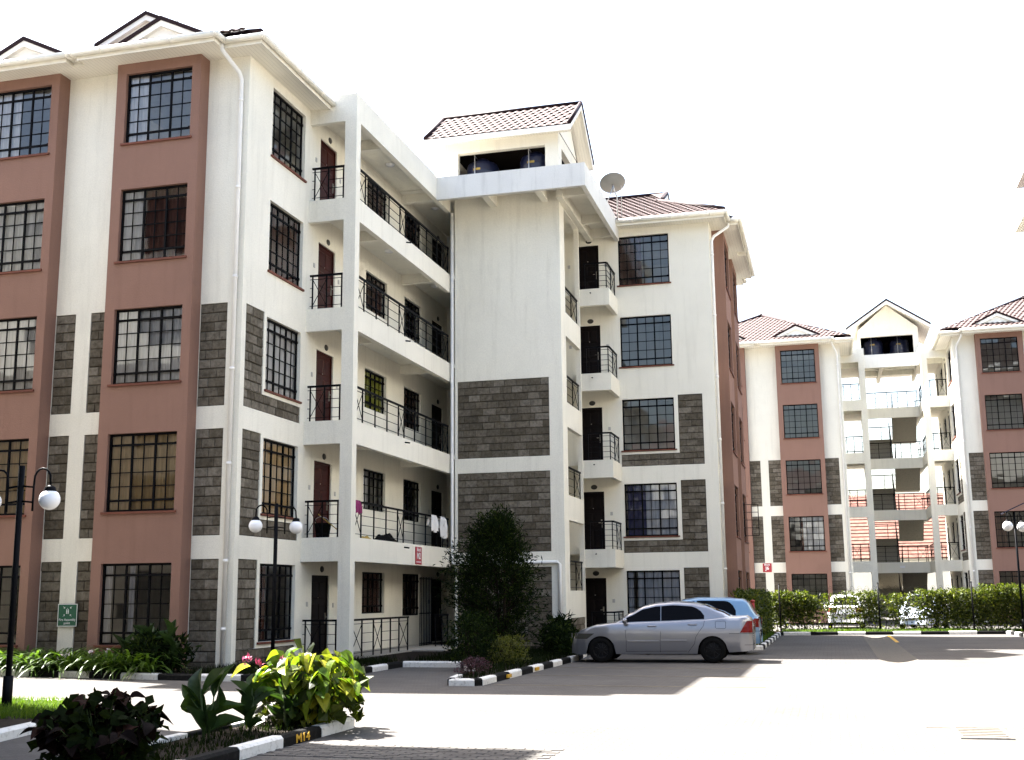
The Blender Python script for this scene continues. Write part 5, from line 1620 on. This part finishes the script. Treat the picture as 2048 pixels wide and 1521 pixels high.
# wire fence posts in the hedge
for i, x in enumerate((-2.05, 1.75, 5.2, 8.2)):
    t = thing('fence_post', (x, 49.15, .085), 'thin black post of the wire fence in the hedge', 'fence post', 'posts of the wire fence in the hedge')
    mb = MB(); mb.tube([(x, 49.15, .05), (x, 49.15, 1.95)], .03, 8); mb.build('post', 'black_steel', t, True)
    mb = MB(); mb.lathe([(.035, 1.94), (.035, 1.97), (0, 2.0)], (x, 49.15, 0), 10); mb.build('cap', 'black_steel', t, True)
wf = thing('wire_fence', (3, 49.2, .085), 'sagging coiled wire strung along the top of the hedge', 'wire')
for z, a in ((1.72, .05), (1.78, .08)):
    mb = MB(); pts = [(-2.05+10.25*i/260, 49.16+.04*math.cos(i*.9), z+a*math.sin(i*.9)) for i in range(261)]
    mb.tube(pts, .004, 4); mb.build('coil', 'dark', wf)
# strap-leaved plants in the bed below the bays
def strap_mesh(seed, n=30, L=.62):
    rnd = random.Random(seed); mb = MB()
    for i in range(n):
        a = rnd.uniform(0, 6.28); l = L*rnd.uniform(.65, 1.15); el = rnd.uniform(.55, 1.35); w = rnd.uniform(.016, .028)
        d = Vector((math.cos(a), math.sin(a), 0)); s = Vector((-d.y, d.x, 0)); p = d*.03; e = el; prev = None; k = 7
        for j in range(k+1):
            ww = w*(1-(j/k)**2.2)+.001; cur = (tuple(p+s*ww), tuple(p-s*ww))
            if prev: mb.quad(prev[0], cur[0], cur[1], prev[1])
            prev = cur; p = p+(d*math.cos(e)+Vector((0, 0, math.sin(e))))*(l/k); e -= rnd.uniform(.18, .34)
    return mb.mesh('strap_leaves', 'leaf_strap', True)
SM = [strap_mesh(i) for i in range(5)]
rnd = random.Random(77); cnt = 0
for row, (yo, nrow) in enumerate(((0.22, 22), (.55, 21), (.95, 19))):
    for i in range(nrow):
        x = -20.5+i*(7.1/nrow)+rnd.uniform(-.1, .1)
        yk = 22.62 if x < -17.6 else 22.58+(x+17.6)/(3.4)*(-.66) if x < -14.2 else 21.92
        o = link('strap_leaf_plant', SM[rnd.randrange(5)], None, (x, yk+yo+rnd.uniform(-.08, .08), .085), rnd.uniform(0, 6.28), (rnd.uniform(1.2, 1.7),)*3)
        tag(o, 'clump of arching strap leaves in the bed under the terracotta bays', 'plant', 'strap leaf clumps under the bays'); cnt += 1
for i in range(4):
    x, y = -16.0+.35*i+rnd.uniform(-.1, .1), 22.35+rnd.uniform(-.1, .3)
    t = thing('flower_stalk', (x, y, .085), 'small pale pink flower head among the strap leaf clumps', 'flower', 'pale pink flower heads in the bed')
    mb = MB(); mb.tube([(x, y, .08), (x+.02, y-.03, .42+.04*i)], .006, 5); mb.build('stalk', 'stem', t)
    mb = MB()
    for q in range(22):
        leaf_quad(mb, Vector((x+.02, y-.03, .42+.04*i)), rv(rnd)+Vector((0, 0, .4)), rv(rnd), .07, .03)
    mb.build('petals', 'flower_white', t, False, 'stuff')
# broad leaves
def broad_leaf(mat, fold=.25, droop=.6, heart=False):
    k = ('broad', mat, fold, droop, heart)
    if k in CACHE: return CACHE[k]
    mb = MB(); n = 7; rows = []
    for i in range(n+1):
        t = i/n
        w = (math.sin(math.pi*(t**(.62 if heart else .8)))**.85)*.5 if 0 < t < 1 else .015
        z = -droop*.5*t*t; x = t*(1-.12*droop*t)
        rows.append([(x, w*s, z+abs(s)*w*fold*1.6-(.05*math.sin(t*9)*abs(s)*w)) for s in (-1, -.5, 0, .5, 1)])
    for a, b in zip(rows, rows[1:]):
        for j in range(4): mb.quad(a[j], b[j], b[j+1], a[j+1])
    CACHE[k] = mb.mesh('leaf', mat, True); return CACHE[k]
def put_leaf(me, t, p, d, roll, l, w):
    d = d.normalized(); yaw = math.atan2(d.y, d.x); pit = -math.asin(max(-1, min(1, d.z)))
    o0 = origin(t); return link('leaf', me, t, tuple(Vector(p)-o0), rot=(roll, pit, yaw), scale=(l, w, l))
def broad_bush(name, x, y, rx, ry, h, n, mat, label, seed, l, w, cat='shrub', droop=.5, dirz=-.35, fill=0, fmat='leaf_tree'):
    rnd = random.Random(seed); t = thing(name, (x, y, .085), label, cat); st = MB(); me = broad_leaf(mat, .22, droop, True)
    tips = []
    for i in range(26):
        a = rnd.uniform(0, 6.28); r = math.sqrt(rnd.random()); hh = h*(1-.42*r*r)*rnd.uniform(.72, 1.02)
        p = [Vector((x+.08*math.cos(a), y+.08*math.sin(a), .07)), Vector((x+rx*r*.55*math.cos(a), y+ry*r*.55*math.sin(a), .085+hh*.55)), Vector((x+rx*r*math.cos(a), y+ry*r*math.sin(a), .085+hh*.94))]
        st.tube(p, [.012, .009, .005], 6, False); tips.append(p)
    for i in range(n):
        p = tips[i % len(tips)]; u = rnd.random()**.6
        c = p[0].lerp(p[1], u*2) if u < .5 else p[1].lerp(p[2], u*2-1)
        c = c+rv(rnd)*.035
        a = rnd.uniform(0, 6.28); out = Vector((c.x-x, c.y-y, 0)); out = out.normalized() if out.length > .01 else Vector((1, 0, 0))
        d = Vector((math.cos(a), math.sin(a), 0))*.8+out*.7+Vector((0, 0, rnd.uniform(dirz-.5, dirz+.45)))
        put_leaf(me, t, c, d, rnd.gauss(0, .4), l*rnd.uniform(.7, 1.25), w*rnd.uniform(.75, 1.2))
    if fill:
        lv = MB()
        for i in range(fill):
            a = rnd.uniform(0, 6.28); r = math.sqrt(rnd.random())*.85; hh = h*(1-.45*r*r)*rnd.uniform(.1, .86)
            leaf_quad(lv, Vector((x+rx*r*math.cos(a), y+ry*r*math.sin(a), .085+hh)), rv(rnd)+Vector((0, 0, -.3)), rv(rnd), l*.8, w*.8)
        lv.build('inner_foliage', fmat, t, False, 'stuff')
    st.build('stems', 'stem', t, True)
    return t
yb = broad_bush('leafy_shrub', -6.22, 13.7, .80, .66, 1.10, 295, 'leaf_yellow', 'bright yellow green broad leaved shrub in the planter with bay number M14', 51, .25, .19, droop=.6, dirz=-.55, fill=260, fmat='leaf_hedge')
mb = MB(); fr = random.Random(3)
for c in ((-6.92, 13.4, .86), (-6.78, 13.4, .82), (-6.5, 13.45, .84)):
    for q in range(16): leaf_quad(mb, Vector(c)+rv(fr)*.02, rv(fr)+Vector((0, 0, 1.2)), rv(fr), .065, .026)
mb.build('flower_cluster', 'flower_pink', yb, False, 'stuff')
broad_bush('leafy_shrub', -6.50, 9.75, .64, .62, .80, 295, 'leaf_maroon', 'dark maroon broad leaved bush at the shaded end of the planter', 52, .17, .13, droop=.5, dirz=-.15, fill=420, fmat='leaf_tree_g')
def canna(x, y, h, n, label, seed, l=.42, w=.15, mat='leaf_canna', group=None):
    rnd = random.Random(seed); t = thing('canna_plant', (x, y, .085), label, 'plant', group); me = broad_leaf(mat, .3, .35, False); st = MB()
    for k in range(3):
        ox, oy = rnd.gauss(0, .07), rnd.gauss(0, .07); hh = h*rnd.uniform(.6, .9)
        st.tube([(x+ox*.3, y+oy*.3, .06), (x+ox, y+oy, .085+hh)], [.012, .007], 6)
        for i in range(n):
            u = (i+.6)/n; a = i*2.6+k*1.1+seed+rnd.gauss(0, .6); e = rnd.uniform(.25, 1.2)+.25*u
            d = Vector((math.cos(a)*math.cos(e), math.sin(a)*math.cos(e), math.sin(e)))
            put_leaf(me, t, (x+ox*u, y+oy*u, .085+hh*u*.9), d, rnd.gauss(0, .9), l*rnd.uniform(.6, 1.1)*(h/.75), w*rnd.uniform(.8, 1.15)*(h/.75))
    st.build('stem', 'stem', t, True)
canna(-6.68, 12.0, .66, 4, 'tall dark canna with upright leaves standing in the planter', 61, .60, .165)
canna(-6.55, 12.75, .6, 5, 'smaller canna between the tall canna and the yellow green shrub', 62, .52, .125)
canna(-6.25, 13.15, .5, 4, 'low canna at the foot of the yellow green shrub', 63, .5, .14)
canna(-14.0, 22.75, 1.1, 6, 'dark canna clump below the terracotta bay nearest the downpipe', 64, .40, .13)
canna(-13.45, 22.6, .95, 6, 'dark canna clump at the foot of the corner downpipe', 65, .40, .13)
shrub(-13.9, 22.7, .75, .5, .75, 1300, .2, .06, 'leaf_tree', 'dark leafy shrub under the bay window by the corner downpipe', 37)
canna(-14.75, 22.85, .8, 5, 'dark canna clump under the ground floor bay window', 66, .40, .13)
# ground cover and grass
def tufts(name, poly, n, h, w, mat, seed, z=.085, label=None):
    rnd = random.Random(seed); mb = MB()
    x0, x1 = min(p[0] for p in poly), max(p[0] for p in poly); y0, y1 = min(p[1] for p in poly), max(p[1] for p in poly); k = 0
    while k < n:
        x, y = rnd.uniform(x0, x1), rnd.uniform(y0, y1)
        if not in_poly(x, y, poly): continue
        a = rnd.uniform(0, 6.28); hh = h*rnd.uniform(.5, 1.2); d = Vector((math.cos(a), math.sin(a), 0)); s = Vector((-d.y, d.x, 0))*w
        b = Vector((x, y, z)); m = b+d*hh*.25+Vector((0, 0, hh*.6)); tp = b+d*hh*.7+Vector((0, 0, hh))
        i = len(mb.v); mb.v += [tuple(b-s), tuple(b+s), tuple(m+s*.6), tuple(m-s*.6), tuple(tp)]
        mb.face((i, i+1, i+2, i+3)); mb.face((i+3, i+2, i+4)); k += 1
    o = mb.build(name, mat); o['kind'] = 'stuff'; o['label'] = label; o['category'] = 'grass'
tufts('grass', [(-9.9, 13.6), (-10.3, 14.85), (-11, 15.88), (-14.5, 15.9), (-14.5, 13.6)], 9000, .11, .006, 'grass', 71, .09, 'short lawn grass round the lamp post')
tufts('grass', [(-2.0, 47.9), (6.3, 48.95), (9, 49), (9, 50.4), (-2.0, 50.4)], 6000, .12, .012, 'grass', 72, .085, 'grass strip under the hedge')
tufts('grass', [(-2.2, 35.5), (-2.2, 47.4), (-2.6, 47.4), (-2.9, 35.5)], 2500, .12, .009, 'grass', 73, .085, 'grass strip beside the red post')
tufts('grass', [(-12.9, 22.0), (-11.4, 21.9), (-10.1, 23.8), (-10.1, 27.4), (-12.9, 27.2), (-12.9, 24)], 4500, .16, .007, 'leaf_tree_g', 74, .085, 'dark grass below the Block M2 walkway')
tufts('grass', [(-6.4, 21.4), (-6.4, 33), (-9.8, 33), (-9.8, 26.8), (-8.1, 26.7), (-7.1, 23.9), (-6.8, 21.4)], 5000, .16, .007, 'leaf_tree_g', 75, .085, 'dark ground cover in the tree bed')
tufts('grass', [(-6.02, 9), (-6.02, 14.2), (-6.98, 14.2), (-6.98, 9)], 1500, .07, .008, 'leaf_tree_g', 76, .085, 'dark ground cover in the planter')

# ---------------------------------------------------------------- neighbouring blocks and houses
def plain_block(name, x0, x1, y0, y1, face, label, wins=True, eave=.62, zt=14.6, storeys=5):
    t = thing(name, ((x0+x1)/2, (y0+y1)/2, 0), label, 'building')
    mb = MB(); mb.box(x0, y0, 9.0, x1, y1, zt); mb.build('wall', 'plaster', t)
    mb = MB(); mb.box(x0, y0, -.1, x1, y1, 8.999); mb.build('dim_stone_wall', 'stone_far', t)  # unseen dark lower storeys, added to dim reflections in the window glass
    rb = MB(); e = eave
    zr = zt+.2+.5*min(x1-x0, y1-y0)/2
    if y1-y0 > x1-x0: h = (x1-x0)/2; r0, r1 = ((x0+x1)/2, y0+h, zr), ((x0+x1)/2, y1-h, zr)
    else: h = (y1-y0)/2; r0, r1 = (x0+h, (y0+y1)/2, zr), (x1-h, (y0+y1)/2, zr)
    a, b, c, d = (x0-e, y0-e, zt+.15), (x1+e, y0-e, zt+.15), (x1+e, y1+e, zt+.15), (x0-e, y1+e, zt+.15)
    if y1-y0 > x1-x0: F4 = [[a, b, r0], [b, c, r1, r0], [c, d, r1], [d, a, r0, r1]]
    else: F4 = [[a, b, r1, r0], [b, c, r1], [c, d, r0, r1], [d, a, r0]]
    for f in F4: rb.poly(f)
    rb.build('roof', 'roof_flat', t)
    mb = MB(); mb.poly([(p[0], p[1], zt-.0) for p in (a, b, c, d)]); mb.build('soffit', 'soffit_lined', t)
    mb = MB()
    for p, q in ((a, b), (b, c), (c, d), (d, a)): mb.quad((p[0], p[1], zt-.03), (q[0], q[1], zt-.03), (q[0], q[1], zt+.16), (p[0], p[1], zt+.16))
    mb.build('fascia_board', 'gutter', t)
    if wins:
        k0 = 0
        for k in range(storeys):
            for ax, fixed, lo, hi in face:
                u = lo+1.2
                while u+1.8 < hi:
                    z = .12+FH*k+SILL; mb = MB()
                    s = 1 if fixed in (x1, y1) else -1
                    if ax == 'x': mb.box(u, fixed, z, u+1.8, fixed+s*.03, z+1.8)
                    else: mb.box(fixed, u, z, fixed+s*.03, u+1.8, z+1.8)
                    mb.build('window', 'glass_dark', t); u += 4.0
    return t
plain_block('apartment_block', -34.0, -13.3, -14.0, 15.6, [('y', -13.3, -14, 15.6), ('x', 15.6, -34, -13.3)], 'cream block of flats across the drive from the terracotta bays')
plain_block('apartment_block', -24.0, 24.0, -44.0, -30.0, [('x', -30.0, -24, 24)], 'cream block of flats closing the yard opposite Block M2')
rbk = plain_block('apartment_block', 7.85, 17.0, 12.0, 44.4, [('y', 7.85, 12, 44.4)], 'cream block of flats whose white eaves reach over the yard edge')
mb = MB(); mb.box(8.1, 34.0, 14.7, 16, 43.9, 16.3); mb.build('upper_wall', 'plaster', rbk)
mb = MB(); mb.hexa([(7.4, 33.5, 16.25), (16.6, 33.5, 16.25), (16.6, 45.0, 16.25), (7.4, 45.0, 16.25)], [(7.4, 33.5, 16.45), (16.6, 33.5, 16.45), (16.6, 45.0, 16.45), (7.4, 45.0, 16.45)]); mb.build('upper_fascia', 'white_paint', rbk)
mb = MB(); mb.poly([(7.4, 33.5, 16.46), (12, 33.5, 18.5), (12, 45, 18.5), (7.4, 45, 16.46)]); mb.poly([(16.6, 33.5, 16.46), (12, 33.5, 18.5), (12, 45, 18.5), (16.6, 45, 16.46)]); mb.poly([(7.4, 45, 16.46), (16.6, 45, 16.46), (12, 45, 18.5)]); mb.build('upper_roof', 'roof_flat', rbk)
def house(x, y, w, d, hw, hr, label, wall='plaster'):
    t = thing('house', (x, y, 0), label, 'house')
    mb = MB(); mb.box(x-w/2, y-d/2, -.1, x+w/2, y+d/2, hw); mb.build('wall', wall, t)
    mb = MB(); nrow = 14; e = .5
    for side in (-1, 1):
        for i in range(nrow):
            t0, t1 = i/nrow, (i+1)/nrow
            ya, yb = y+side*(d/2+e)*(1-t0), y+side*(d/2+e)*(1-t1); za, zb_ = hw-.2+(hr-hw+.2)*t0, hw-.2+(hr-hw+.2)*t1
            mb.hexa([(x-w/2-e, ya, za), (x+w/2+e, ya, za), (x+w/2+e, yb, zb_-.05), (x-w/2-e, yb, zb_-.05)], [(x-w/2-e, ya, za+.09), (x+w/2+e, ya, za+.09), (x+w/2+e, yb, zb_+.02), (x-w/2-e, yb, zb_+.02)])
    mb.build('roof', 'red_tile', t, False, 'stuff')
    mb = MB()
    for s in (-1, 1): mb.poly([(x+s*w/2, y-d/2, hw), (x+s*w/2, y+d/2, hw), (x+s*w/2, y, hr-.1)])
    mb.build('gable_panel', wall, t)
    for i in range(3):
        mb = MB(); u = x-w/2+1+i*(w-2)/2; mb.box(u-.6, y-d/2-.03, 1.2, u+.6, y-d/2, 2.6); mb.build('window', 'glass_dark', t)
house(4.3, 96, 14, 9, 4.2, 7.9, 'house with red tiled roof seen through the open stair of Block J6')
house(7.5, 112, 16, 10, 6.4, 10.3, 'taller red tiled house behind, seen through the open stair of Block J6')
house(-3.0, 104, 11, 9, 5.0, 8.6, 'red tiled house glimpsed through the Block J6 walkway openings')
